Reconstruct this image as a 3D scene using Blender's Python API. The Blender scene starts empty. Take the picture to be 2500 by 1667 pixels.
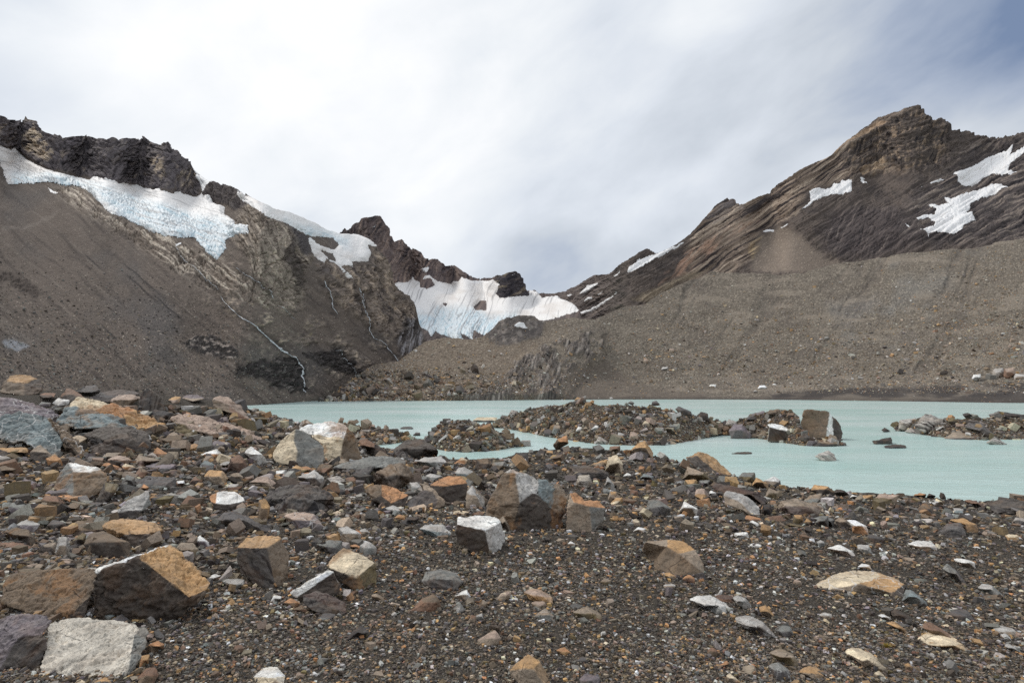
import bpy, bmesh, math
import numpy as np
from concurrent.futures import ThreadPoolExecutor
from mathutils import Vector

# ------------------------------------------------------------------ camera, sky, sun, exposure
IW, IH = 2500.0, 1667.0
LENS = 20.0
F = IW * LENS / 36.0
HORIZON = 956.0
PITCH = math.atan((HORIZON - IH / 2) / F)
CAMZ = 4.0
scene = bpy.context.scene
COL = scene.collection
cam_data = bpy.data.cameras.new("camera")
cam_data.lens = LENS
cam_data.sensor_width = 36.0
cam_data.clip_start = 0.05
cam_data.clip_end = 20000
cam = bpy.data.objects.new("camera", cam_data)
COL.objects.link(cam)
cam.location = (0, 0, CAMZ)
cam.rotation_euler = (math.pi / 2 + PITCH, 0, 0)
scene.camera = cam
scene.view_settings.view_transform = 'Standard'
scene.view_settings.look = 'None'
scene.view_settings.exposure = 0.12
scene.view_settings.gamma = 1.0
scene.cycles.use_denoising = False
scene.cycles.max_bounces = 4
scene.cycles.diffuse_bounces = 3
scene.cycles.glossy_bounces = 2
scene.cycles.transmission_bounces = 2
scene.cycles.caustics_reflective = False
scene.cycles.caustics_refractive = False

SUN_EL, SUN_AZ = 50.0, -62.0          # degrees; azimuth measured from +Y towards +X
sun_data = bpy.data.lights.new("sun", 'SUN')
sun_data.energy = 1.5
sun_data.angle = math.radians(12)
sun_data.color = (1.0, 0.96, 0.9)
sun = bpy.data.objects.new("sun", sun_data)
COL.objects.link(sun)
_e, _a = math.radians(SUN_EL), math.radians(SUN_AZ)
SUN_DIR = Vector((math.sin(_a) * math.cos(_e), math.cos(_a) * math.cos(_e), math.sin(_e)))
sun.rotation_euler = SUN_DIR.to_track_quat('Z', 'Y').to_euler()


class NT:
    """small helper round a node tree"""
    def __init__(self, nt):
        self.nt = nt
        nt.nodes.clear()

    def n(self, typ, **kw):
        nd = self.nt.nodes.new(typ)
        ins = kw.pop('ins', {})
        for k, v in kw.items():
            setattr(nd, k, v)
        for k, v in ins.items():
            s = nd.inputs[k]
            if isinstance(v, bpy.types.NodeSocket):
                self.nt.links.new(v, s)
            else:
                s.default_value = v
        return nd

    def math(self, op, a, b=0.0, c=0.0, clamp=False):
        nd = self.n('ShaderNodeMath', operation=op, use_clamp=clamp)
        for i, v in enumerate((a, b, c)):
            if isinstance(v, bpy.types.NodeSocket):
                self.nt.links.new(v, nd.inputs[i])
            else:
                nd.inputs[i].default_value = v
        return nd.outputs[0]

    def vmath(self, op, a, b=None, out=0):
        nd = self.n('ShaderNodeVectorMath', operation=op)
        for i, v in enumerate((a, b)):
            if v is None:
                continue
            if isinstance(v, bpy.types.NodeSocket):
                self.nt.links.new(v, nd.inputs[i])
            else:
                nd.inputs[i].default_value = v
        return nd.outputs[out]

    def mix(self, fac, a, b, blend='MIX'):
        nd = self.n('ShaderNodeMix', data_type='RGBA', blend_type=blend)
        for i, v in ((0, fac), (6, a), (7, b)):
            if isinstance(v, bpy.types.NodeSocket):
                self.nt.links.new(v, nd.inputs[i])
            else:
                nd.inputs[i].default_value = v
        return nd.outputs[2]

    def noise(self, vec, scale, detail=5.0, rough=0.55, dist=0.0, dim='3D', w=None):
        nd = self.n('ShaderNodeTexNoise', noise_dimensions=dim)
        if vec is not None:
            self.nt.links.new(vec, nd.inputs['Vector'])
        if w is not None:
            self.nt.links.new(w, nd.inputs['W'])
        nd.inputs['Scale'].default_value = scale
        nd.inputs['Detail'].default_value = detail
        nd.inputs['Roughness'].default_value = rough
        nd.inputs['Distortion'].default_value = dist
        return nd.outputs['Fac']

    def ramp(self, fac, stops, interp='LINEAR'):
        nd = self.n('ShaderNodeValToRGB')
        cr = nd.color_ramp
        cr.interpolation = interp
        while len(cr.elements) < len(stops):
            cr.elements.new(0.5)
        for e, (p, c) in zip(cr.elements, stops):
            e.position = p
            e.color = (c[0], c[1], c[2], 1) if hasattr(c, '__len__') else (c, c, c, 1)
        self.nt.links.new(fac, nd.inputs[0])
        return nd.outputs[0]

    def link(self, a, b):
        self.nt.links.new(a, b)


def lin(c):
    c = np.asarray(c, float) / 255.0
    return np.where(c <= 0.04045, c / 12.92, ((c + 0.055) / 1.055) ** 2.4)


def dir_of(px, py):
    x = (px - IW / 2) / F
    y = (IH / 2 - py) / F
    cp, sp = math.cos(PITCH), math.sin(PITCH)
    return Vector((x, cp - y * sp, sp + y * cp)).normalized()


world = bpy.data.worlds.new("World")
scene.world = world
world.use_nodes = True
T = NT(world.node_tree)
geo = T.n('ShaderNodeTexCoord')
d = T.vmath('NORMALIZE', geo.outputs['Generated'])
sep = T.n('ShaderNodeSeparateXYZ', ins={0: d})
th = math.radians(24)
s_ = T.math('SUBTRACT', T.math('MULTIPLY', sep.outputs[0], math.sin(th)), T.math('MULTIPLY', sep.outputs[2], math.cos(th)))
l_ = T.math('ADD', T.math('MULTIPLY', sep.outputs[0], math.cos(th)), T.math('MULTIPLY', sep.outputs[2], math.sin(th)))
pl = T.n('ShaderNodeCombineXYZ', ins={0: T.math('MULTIPLY', l_, 1.5), 1: T.math('MULTIPLY', s_, 2.7), 2: T.math('MULTIPLY', sep.outputs[1], 1.3)}).outputs[0]
mp = T.n('ShaderNodeMapping', ins={'Vector': pl, 'Location': (3.1, 7.4, 1.2)})
big = T.noise(mp.outputs[0], 1.3, 3.0, 0.45, 0.15)
mid = T.noise(mp.outputs[0], 3.4, 6.0, 0.52, 0.25)
val = T.math('ADD', T.math('MULTIPLY', big, 0.5), T.math('MULTIPLY', mid, 0.5))
# where the hidden sun brightens the cloud, and where the cloud is thick and blue
def lobe(px, py, k):
    dv = dir_of(px, py)
    dt = T.vmath('DOT_PRODUCT', d, tuple(dv), out=1)
    return T.math('POWER', T.math('MAXIMUM', dt, 0.0), k)
v = T.math('ADD', T.math('MULTIPLY', T.math('SUBTRACT', val, 0.5), 1.25), 0.50)
for px_, py_, k_, amt in ((420, 120, 14.0, 0.36), (1000, 60, 20.0, 0.16), (2640, -90, 55.0, -0.42), (2450, 330, 40.0, -0.12), (1330, 660, 90.0, -0.16), (1800, 420, 60.0, -0.05),
                          (-160, 0, 90.0, -0.22), (750, 420, 80.0, -0.03), (1500, 230, 40.0, 0.05)):
    v = T.math('ADD', v, T.math('MULTIPLY', lobe(px_, py_, k_), amt))
cloudcol = T.ramp(v, [(0.0, lin((120, 138, 168))), (0.20, lin((170, 181, 199))), (0.36, lin((200, 207, 216))),
                      (0.52, lin((219, 225, 233))), (0.68, lin((235, 239, 243))), (0.88, lin((251, 252, 253)))])
sky = T.n('ShaderNodeTexSky', sky_type='NISHITA', sun_disc=False, sun_elevation=_e, sun_rotation=_a, altitude=600.0)
bg1 = T.n('ShaderNodeBackground', ins={'Color': sky.outputs[0], 'Strength': 0.08})
bg2 = T.n('ShaderNodeBackground', ins={'Color': cloudcol, 'Strength': 1.0})
mx = T.n('ShaderNodeMixShader', ins={0: 0.94, 1: bg1.outputs[0], 2: bg2.outputs[0]})
T.n('ShaderNodeOutputWorld', ins={'Surface': mx.outputs[0]})

# ------------------------------------------------------------------ maths helpers
rng = np.random.default_rng(7)
_G = np.random.default_rng(3).normal(size=(256, 3))
_G /= np.linalg.norm(_G, axis=1)[:, None]
_GX, _GY, _GZ = (np.ascontiguousarray(_G[:, k]).astype(np.float32) for k in range(3))
_POOL = ThreadPoolExecutor(4)


def _hash(x, y, z):
    x = x.astype(np.uint32); y = y.astype(np.uint32); z = z.astype(np.uint32)
    n = x * np.uint32(374761393) + y * np.uint32(668265263) + z * np.uint32(2246822519)
    n = (n ^ (n >> np.uint32(13))) * np.uint32(1274126177)
    return ((n ^ (n >> np.uint32(16))) & np.uint32(255)).astype(np.int64)


def _perlin(P):
    i = np.floor(P).astype(np.int32)
    f = (P - i).astype(np.float32)
    u = f * f * f * (f * (f * 6 - 15) + 10)
    out = np.zeros(len(P), np.float32)
    for dx in (0, 1):
        wx = u[:, 0] if dx else 1 - u[:, 0]
        for dy in (0, 1):
            wy = u[:, 1] if dy else 1 - u[:, 1]
            for dz in (0, 1):
                wz = u[:, 2] if dz else 1 - u[:, 2]
                h = _hash(i[:, 0] + dx, i[:, 1] + dy, i[:, 2] + dz)
                out += wx * wy * wz * (_GX[h] * (f[:, 0] - dx) + _GY[h] * (f[:, 1] - dy) + _GZ[h] * (f[:, 2] - dz))
    return out * np.float32(1.6)


def perlin(P):
    """gradient noise, P (N,3) -> about -1..1, in blocks on all cores"""
    P = np.asarray(P, float)
    if len(P) < 20000:
        return _perlin(P).astype(float)
    return np.concatenate(list(_POOL.map(_perlin, np.array_split(P, max(4, len(P) // 40000))))).astype(float)


def fbm(P, octaves=4, gain=0.5, ridged=False):
    P = np.asarray(P, float)
    out = np.zeros(len(P)); amp = 1.0; tot = 0.0
    for k in range(octaves):
        n = perlin(P + 17.3 * k)
        out += amp * ((1 - 2 * np.abs(n)) if ridged else n)
        tot += amp
        amp *= gain
        P = P * 2.03
    return out / tot


def fbm2(x, y, seed=0.0, **k):
    x, y = np.broadcast_arrays(x, y)
    s = x.shape
    return fbm(np.stack([x.ravel(), y.ravel(), np.full(x.size, seed + 0.37)], 1), **k).reshape(s)


def aniso(px, py, ang, lp, la, warp=0.0, wl=200.0, seed=0.0, octaves=3, gain=0.55):
    """streaks that run at ang degrees (up-right positive) in the picture of a slope"""
    th = np.radians(ang)
    w = warp * fbm2(px / wl, py / wl, seed + 5.1, octaves=3) if warp else 0.0
    s = px * np.sin(th) + py * np.cos(th) + w
    l = px * np.cos(th) - py * np.sin(th)
    return fbm2(s / lp, l / la, seed, octaves=octaves, gain=gain)


def sstep(a, b, x):
    t = np.clip((x - a) / (b - a), 0, 1)
    return t * t * (3 - 2 * t)


ZONES = dict(A=(0, 250, .2998), B=(600, 450, .3507), C=(1300, 450, .3507), D=(1800, 230, .2998), E=(0, 550, .2976), F=(1800, 600, .2976),
             G=(0, 900, .2976), H=(0, 1250, .2976), I=(500, 950, .2976), J=(1000, 950, .3401), K=(1700, 950, .3401), L=(600, 1250, .2976),
             M=(1200, 1250, .2976), N=(1800, 1220, .2976), X=(0, 0, 1.0))


def Z(zone, s):
    """points given in one of the enlarged views -> picture points of the whole photograph"""
    a = np.array([[float(q) for q in p.split(',')] for p in s.split()])
    x0, y0, k = ZONES[zone]
    a[:, 0] = x0 + a[:, 0] * k
    a[:, 1] = y0 + a[:, 1] * k
    return a


def sdist(poly, px, py):
    """signed distance in picture units, positive inside"""
    sh = np.shape(px)
    P = np.stack([np.ravel(px), np.ravel(py)], 1)
    dmin = np.full(len(P), 1e18); inside = np.zeros(len(P), bool)
    n = len(poly)
    for i in range(n):
        a, b = poly[i][:2], poly[(i + 1) % n][:2]
        e = b - a; w = P - a
        t = np.clip((w @ e) / max(e @ e, 1e-9), 0, 1)
        dd = w - t[:, None] * e
        dmin = np.minimum(dmin, (dd ** 2).sum(1))
        c1 = (a[1] <= P[:, 1]) & (b[1] > P[:, 1]); c2 = (a[1] > P[:, 1]) & (b[1] <= P[:, 1])
        cr = e[0] * w[:, 1] - e[1] * w[:, 0]
        inside ^= (c1 & (cr > 0)) | (c2 & (cr < 0))
    s = np.sqrt(dmin)
    return np.where(inside, s, -s).reshape(sh)


def ray(px, py):
    """picture point -> (X/Y, Z/Y) of its line of sight"""
    x = (np.asarray(px, float) - IW / 2) / F
    y = (IH / 2 - np.asarray(py, float)) / F
    cp, sp = math.cos(PITCH), math.sin(PITCH)
    Yd = cp - y * sp
    return x / Yd, (sp + y * cp) / Yd


def unray(a, t):
    cp, sp = math.cos(PITCH), math.sin(PITCH)
    zc = cp + sp * t
    return IW / 2 + F * a / zc, IH / 2 - F * (-sp + cp * t) / zc


def water_depth(px, py, z=0.0):
    a, t = ray(px, py)
    return (z - CAMZ) / t


def tag(o, label=None, cat=None, group=None, kind=None):
    if label: o['label'] = label
    if cat: o['category'] = cat
    if group: o['group'] = group
    if kind: o['kind'] = kind
    return o


def mesh_obj(name, V, Fc, mat, cols=None, smooth=True, fx=None, origin=None, extra=None, fcols=None):
    """one mesh object from arrays; Fc is (N,3) or (N,4)"""
    V = np.asarray(V, float)
    o0 = np.zeros(3) if origin is None else np.asarray(origin, float)
    me = bpy.data.meshes.new(name)
    Fc = np.asarray(Fc, np.int32)
    k = Fc.shape[1]
    me.vertices.add(len(V)); me.vertices.foreach_set('co', (V - o0).astype(np.float32).ravel())
    me.loops.add(Fc.size); me.loops.foreach_set('vertex_index', Fc.ravel())
    me.polygons.add(len(Fc)); me.polygons.foreach_set('loop_start', np.arange(0, Fc.size, k, dtype=np.int32))
    me.polygons.foreach_set('use_smooth', np.full(len(Fc), smooth, bool))
    if cols is not None:
        at = me.attributes.new('Col', 'FLOAT_COLOR', 'POINT')
        at.data.foreach_set('color', np.concatenate([cols, np.ones((len(V), 1))], 1).astype(np.float32).ravel())
    if fx is not None:
        at = me.attributes.new('Fx', 'FLOAT_COLOR', 'POINT')
        at.data.foreach_set('color', np.concatenate([fx, np.ones((len(V), 1))], 1).astype(np.float32).ravel())
    for nm, arr in (extra or {}).items():
        if arr.ndim == 2:
            at = me.attributes.new(nm, 'FLOAT_VECTOR', 'POINT')
            at.data.foreach_set('vector', arr.astype(np.float32).ravel())
        else:
            at = me.attributes.new(nm, 'FLOAT', 'POINT')
            at.data.foreach_set('value', arr.astype(np.float32))
    me.update(calc_edges=True)
    me.validate()
    o = bpy.data.objects.new(name, me)
    o.location = o0
    if mat: me.materials.append(mat)
    COL.objects.link(o)
    return o


# ------------------------------------------------------------------ materials
def new_mat(name):
    m = bpy.data.materials.new(name)
    m.use_nodes = True
    return m, NT(m.node_tree)


def attr(t, name, out='Color'):
    return t.n('ShaderNodeAttribute', attribute_name=name).outputs[out]


def terrain_mat(name, scale, bump, rough=0.95, contrast=0.35):
    m, t = new_mat(name)
    c = attr(t, 'Col')
    co = t.n('ShaderNodeTexCoord').outputs['Object']
    n1 = t.noise(co, scale, 6.0, 0.65)
    n2 = t.noise(co, scale * 0.13, 4.0, 0.6)
    f = t.math('ADD', t.math('MULTIPLY', t.math('SUBTRACT', n1, 0.5), contrast * 2.4), t.math('MULTIPLY', t.math('SUBTRACT', n2, 0.5), contrast))
    f = t.math('ADD', f, 1.0)
    g = t.n('ShaderNodeCombineColor', ins={0: f, 1: f, 2: f}).outputs[0]
    col = t.mix(1.0, c, g, 'MULTIPLY')
    b = t.n('ShaderNodeBump', ins={'Height': n1, 'Strength': bump, 'Distance': 1.0 / scale})
    p = t.n('ShaderNodeBsdfPrincipled', ins={'Base Color': col, 'Roughness': rough, 'Normal': b.outputs[0], 'Specular IOR Level': 0.25})
    t.n('ShaderNodeOutputMaterial', ins={0: p.outputs[0]})
    return m


MAT_SCREE = terrain_mat("scree_rock", 1.1, 0.5, contrast=0.35)
MAT_ROCKFACE = terrain_mat("mountain_rock", 0.8, 0.7, contrast=0.28)


def ice_mat():
    m, t = new_mat("glacier_ice")
    c = attr(t, 'Col')
    co = t.n('ShaderNodeTexCoord').outputs['Object']
    n1 = t.noise(co, 0.35, 6.0, 0.6)
    b = t.n('ShaderNodeBump', ins={'Height': n1, 'Strength': 0.4, 'Distance': 1.0})
    p = t.n('ShaderNodeBsdfPrincipled', ins={'Base Color': c, 'Roughness': 0.6, 'Normal': b.outputs[0]})
    t.n('ShaderNodeOutputMaterial', ins={0: p.outputs[0]})
    return m


MAT_ICE = ice_mat()


def water_mat():
    m, t = new_mat("lake_water")
    co = t.n('ShaderNodeTexCoord').outputs['Object']
    mp = t.n('ShaderNodeMapping', ins={'Vector': co, 'Scale': (0.4, 1.0, 1.0)})
    n1 = t.noise(mp.outputs[0], 2.6, 5.0, 0.62, 0.3)
    n2 = t.noise(mp.outputs[0], 0.35, 3.0, 0.5)
    n3 = t.noise(mp.outputs[0], 0.06, 5.0, 0.6)
    h = t.math('ADD', t.math('MULTIPLY', n1, 0.5), n2)
    b = t.n('ShaderNodeBump', ins={'Height': h, 'Strength': 0.8, 'Distance': 0.16})
    cc = t.ramp(n3, [(0.38, lin((184, 215, 208))), (0.62, lin((214, 230, 226)))])
    p = t.n('ShaderNodeBsdfPrincipled', ins={'Base Color': cc, 'Roughness': 0.2, 'IOR': 1.33, 'Normal': b.outputs[0], 'Specular IOR Level': 0.5})
    t.n('ShaderNodeOutputMaterial', ins={0: p.outputs[0]})
    return m


MAT_WATER = water_mat()


# ------------------------------------------------------------------ terrain layers
class Layer:
    def __init__(self, name, mat, base, top, depth, slopes, na, nv, disp=None, colour=None, sigma=70.0, jag=(1.5, 9.0), back=9, seed=1.0, drop=0.8, smooth=True, make=True, sd=(25, 25, 15)):
        base, top = np.asarray(base, float), np.asarray(top, float)
        depth = np.asarray(depth, float)
        ab, tb = ray(base[:, 0], base[:, 1])
        at_, tt = ray(top[:, 0], top[:, 1])
        a = np.linspace(max(ab.min(), at_.min()), min(ab.max(), at_.max()), na)
        tb = np.interp(a, ab, tb); tt = np.interp(a, at_, tt)
        if jag[0]:
            jn = fbm2(a * F / jag[1], np.zeros_like(a), seed, octaves=4, gain=0.6)
            tt = tt + jag[0] * jn / F
        tt = np.maximum(tt, tb + 0.0008)
        ad, _ = ray(depth[:, 0], np.full(len(depth), 900.0))
        D0 = np.interp(a, ad, depth[:, 1])
        for w_ in sd:
            D0 = np.convolve(np.pad(D0, w_, mode='edge'), np.full(2 * w_ + 1, 1.0 / (2 * w_ + 1)), 'valid')
        v = np.linspace(0, 1, nv)
        t = tb[None] + (tt - tb)[None] * v[:, None]
        A = np.broadcast_to(a[None], t.shape)
        px, py = unray(A, t)
        if callable(slopes):
            ta = np.tan(np.radians(slopes(px, py)))
        sl = np.zeros((0, 3)) if callable(slopes) else np.asarray(slopes, float)
        wsum = np.zeros_like(px); ssum = np.zeros_like(px)
        for x, y, s in sl:
            w = 1.0 / (((px - x) ** 2 + (py - y) ** 2) / sigma ** 2 + 0.15) ** 1.6
            wsum += w; ssum += w * s
        if len(sl):
            ta = np.tan(np.radians(ssum / wsum))
        ta = np.maximum(ta, t * 1.12 + 0.04)
        D = np.zeros_like(t); D[0] = D0
        for i in range(nv - 1):
            D[i + 1] = D[i] * (ta[i] - t[i]) / (ta[i] - t[i + 1])
        P = np.stack([A * D, D, CAMZ + t * D], -1)
        N = self.normals(P)
        mpp = D / F
        if disp is not None:
            h = disp(px, py)
            fade = sstep(0.0, 0.02, v)[:, None]
            P = P + N * (h * mpp * fade)[..., None]
        self.a, self.tb, self.tt, self.nv = a, tb, tt, nv
        self.px, self.py = px, py
        # the far side of the crest
        top_row = P[-1]
        R = np.stack([a, np.ones(na)], 1); R /= np.linalg.norm(R, axis=1)[:, None]
        rows = []
        for j in range(1, back + 1):
            s = (mpp[-1] * 6 * j ** 1.7)[:, None]
            s = s * (1 + 0.25 * fbm2(a * F / 25, np.full(na, j * 0.6), seed + 9)[:, None])
            rows.append(np.concatenate([top_row[:, :2] + R * s, top_row[:, 2:] - s * drop], 1))
        self.back = back
        self.P = np.concatenate([P, np.array(rows)], 0) if back else P
        self.N = self.normals(self.P)
        self.mpp = mpp
        C = colour(px, py) if colour is not None else np.full(px.shape + (3,), 0.1)
        if back:
            C = np.concatenate([C, np.repeat(C[-1:], back, 0)], 0)
        if make:
            nr = nv + back
            idx = np.arange(nr * na).reshape(nr, na)
            q = np.stack([idx[:-1, :-1], idx[:-1, 1:], idx[1:, 1:], idx[1:, :-1]], -1).reshape(-1, 4)
            self.obj = mesh_obj(name, self.P.reshape(-1, 3), q, mat, C.reshape(-1, 3), smooth=smooth)

    @staticmethod
    def normals(P):
        du = np.gradient(P, axis=1); dv = np.gradient(P, axis=0)
        n = np.cross(du, dv)
        n /= np.linalg.norm(n, axis=-1, keepdims=True) + 1e-12
        s = np.where((n * np.stack([-P[..., 0], -P[..., 1], CAMZ - P[..., 2]], -1)).sum(-1, keepdims=True) < 0, -1, 1)
        return n * s if P.shape[0] < 3 else n * np.sign(np.median(s))

    def at(self, px, py):
        """surface point and normal that the layer has at a picture point"""
        a, t = ray(px, py)
        fi = np.interp(a, self.a, np.arange(len(self.a)))
        tb = np.interp(a, self.a, self.tb); tt = np.interp(a, self.a, self.tt)
        vv = (t - tb) / (tt - tb)
        fj = np.where(vv <= 1, np.clip(vv, 0, 1) * (self.nv - 1), self.nv - 1 + np.clip((t - tt) * F * 0.35, 0, self.back - 0.01))
        fj = np.clip(fj, 0, self.P.shape[0] - 1.001); fi = np.clip(fi, 0, len(self.a) - 1.001)
        i, j = fi.astype(int), fj.astype(int)
        u, w = (fi - i)[..., None], (fj - j)[..., None]
        def L(B):
            return (B[j, i] * (1 - u) + B[j, i + 1] * u) * (1 - w) + (B[j + 1, i] * (1 - u) + B[j + 1, i + 1] * u) * w
        return L(self.P), L(self.N)


def punch(C, k, gain):
    L = C @ np.array([.3, .5, .2])
    m = np.exp(np.log(L).mean())
    return np.clip(C * ((L / m) ** (k - 1))[..., None] * gain, 0.01, 0.85)


def cracks(px, py, wl, wid, seed, sx=1.0):
    """thin winding joints, 1 in the joint"""
    return sstep(wid, 0.0, np.abs(fbm2(px / wl, py / (wl * sx), seed, octaves=4, gain=0.55)))


def blend(C, mask, col, amt=1.0):
    m = (mask * amt)[..., None]
    return C * (1 - m) + np.asarray(col) * m


def region(poly, px, py, feather=8.0, rag=6.0, wl=22.0, seed=0.0):
    s = sdist(poly, px, py)
    if rag:
        s = s + rag * fbm2(px / wl, py / wl, seed + 3.3, octaves=4, gain=0.6)
    return sstep(-feather, feather, s)

# ------------------------------------------------------------------ left mountain
LIGHT = 1.0
SCREE = lin((84, 75, 68)); SCREE2 = lin((70, 62, 57)); SLAB = lin((118, 105, 92)); CLIFF = lin((82, 76, 77)); TAN = lin((164, 143, 116))
DARKROCK = lin((56, 51, 52)); BROWNROCK = lin((104, 88, 74)); GREYROCK = lin((104, 100, 98)); WARM = lin((122, 106, 88))

lm_top = np.concatenate([[[-260, 250], [-120, 262]], Z('A', "0,110 60,140 160,150 190,145 205,108 222,135 300,155 330,190 370,245 450,280 560,282 640,275 760,295 960,315 990,295 1080,295 1190,288 1230,320 1290,345 1350,318 1400,355 1450,420 1500,475 1560,530 1600,570 1640,605 1700,645 1760,660 1800,665 1880,690 1950,730 1985,760 2000,740 2080,795 2200,840"),
                         Z('B', "200,160 330,200 450,260 560,328 610,338 645,350 760,355 832,374 900,418 920,450 960,490 1000,560 1030,690 1100,760 1170,820 1190,890 1200,960 1240,1040 1250,1100 1262,1180")])
lm_base = [(-260, 1003), (640, 996), (720, 985), (800, 979), (900, 977), (960, 955), (1060, 880), (1180, 875)]
lm_depth = [(-260, 88), (0, 108), (300, 135), (640, 168), (720, 215), (800, 262), (900, 318), (1000, 385), (1180, 430)]
lm_sl = [(100, 880, 32), (300, 820, 33), (500, 900, 34), (650, 950, 33), (60, 700, 32), (100, 520, 33), (300, 650, 34), (300, 560, 38), (450, 640, 38), (600, 740, 40), (800, 800, 42),
         (40, 440, 30), (200, 470, 31), (330, 500, 31), (450, 540, 31), (530, 600, 36), (600, 560, 34), (60, 330, 66), (160, 360, 66), (300, 390, 66), (430, 430, 66), (540, 470, 52),
         (650, 540, 36), (700, 570, 36), (640, 620, 58), (700, 680, 60), (660, 700, 56), (800, 620, 34), (850, 610, 32), (740, 540, 31), (850, 720, 52), (950, 780, 55), (1010, 820, 55), (930, 650, 58),
         (880, 850, 46), (700, 880, 62), (640, 890, 58), (760, 820, 38), (840, 890, 56)]
P_CLIFF = Z('A', "-300,60 0,90 400,200 1100,270 1420,330 1660,640 1600,760 1430,735 1300,715 1100,680 760,625 640,605 330,515 160,400 90,370 -300,320")
P_KNOB = Z('A', "1640,720 1720,650 1900,680 2010,760 2010,830 1900,870 1840,820 1720,800 1650,760")
P_BLOCKS = Z('A', "180,280 300,190 330,240 400,330 450,420 400,480 280,440 200,380")
P_TANB = Z('A', "1230,470 1330,430 1370,520 1330,640 1280,560")
P_TANC = Z('A', "1460,560 1630,560 1640,640 1500,720 1450,690")
P_SPUR = Z('B', "0,140 150,210 300,290 380,340 400,430 470,500 400,640 430,740 330,860 180,800 60,700 0,500 -120,330 -60,200")
P_SPUR2 = Z('B', "300,280 430,360 470,480 400,500 360,420")
P_DARKFACE = Z('B', "260,460 330,400 400,560 420,700 380,760 330,650 290,560")
P_FACE3 = Z('B', "480,560 560,540 700,580 860,560 900,420 1000,560 1040,720 1180,860 1190,960 1080,1080 960,1040 860,1010 760,900 660,880 560,760")
P_SCREEB = Z('B', "0,960 120,1020 300,1160 500,1150 640,1060 760,1120 900,1080 1040,1180 1080,1260 860,1260 640,1460 0,1540 -500,1540 -500,700")
P_SLABS = Z('A', "380,690 640,700 760,790 880,930 1130,1030 1400,1110 1640,1200 1800,1290 1960,1420 2200,1560 2300,1700 1900,1600 1650,1480 1300,1300 1000,1080 700,900 480,760")
P_WET = Z('B', "-60,1240 60,1220 200,1210 330,1230 400,1290 430,1440 330,1440 180,1410 60,1350 -60,1310")
P_WET2 = Z('B', "420,1190 520,1160 640,1130 700,1180 760,1260 790,1330 700,1320 560,1270 470,1240")
P_WET3 = Z('B', "780,1290 880,1250 920,1290 830,1340 770,1340")
P_ROCKE = Z('E', "1500,960 1620,900 1760,900 1950,1020 1950,1090 1850,1100 1700,1060 1540,1010")
P_GREYE = Z('E', "20,950 120,930 240,990 150,1030 40,1000")
P_SLUMP = Z('E', "-100,380 60,380 200,440 330,520 300,600 180,540 60,450 -100,470")
P_SCAR = Z('E', "0,240 60,260 40,300 0,310")
P_GREYB = Z('B', "1040,1080 1100,940 1180,960 1240,1050 1230,1180 1150,1180 1060,1220")


STREAMS = [Z('E', "1815,590 1850,640 1930,720 2000,770 2100,840 2200,920 2260,970 2300,1020 2352,1050"), Z('B', "0,955 70,1000 200,1100 270,1170 350,1225 385,1270 395,1350 402,1420 415,1450"), Z('E', "1440,190 1520,290 1600,370 1680,450 1800,540"), Z('B', "540,680 560,730 590,800 600,860 635,912"),
           Z('B', "770,730 800,800 825,870 840,950 860,1020 890,1070 940,1095 980,1140 1030,1200 1055,1242"), Z('B', "640,1150 700,1210 740,1270 768,1345"), Z('B', "-60,590 0,632 80,690 150,750 190,800")]


def lm_masks(px, py):
    m = {}
    m['cliff'] = region(P_CLIFF, px, py, 4, 3)
    m['knob'] = region(P_KNOB, px, py, 4, 3)
    m['spur'] = region(P_SPUR, px, py, 14, 14)
    m['face'] = region(P_FACE3, px, py, 12, 14)
    m['slabs'] = region(P_SLABS, px, py, 14, 18, 50)
    m['wet'] = np.maximum(np.maximum(region(P_WET, px, py, 8, 26, 30), region(P_WET2, px, py, 8, 24, 26)), region(P_WET3, px, py, 6, 14, 20))
    m['re'] = region(P_ROCKE, px, py, 4, 10, 16)
    m['slump'] = region(P_SLUMP, px, py, 6, 12, 18)
    m['greyb'] = region(P_GREYB, px, py, 8, 10)
    return m


P_CRAGS = Z('B', "-500,560 -300,420 0,640 150,700 400,860 600,1060 900,1080 1180,960 1240,1080 1040,1260 700,1300 480,1420 200,1200 0,1000 -250,820")


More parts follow.
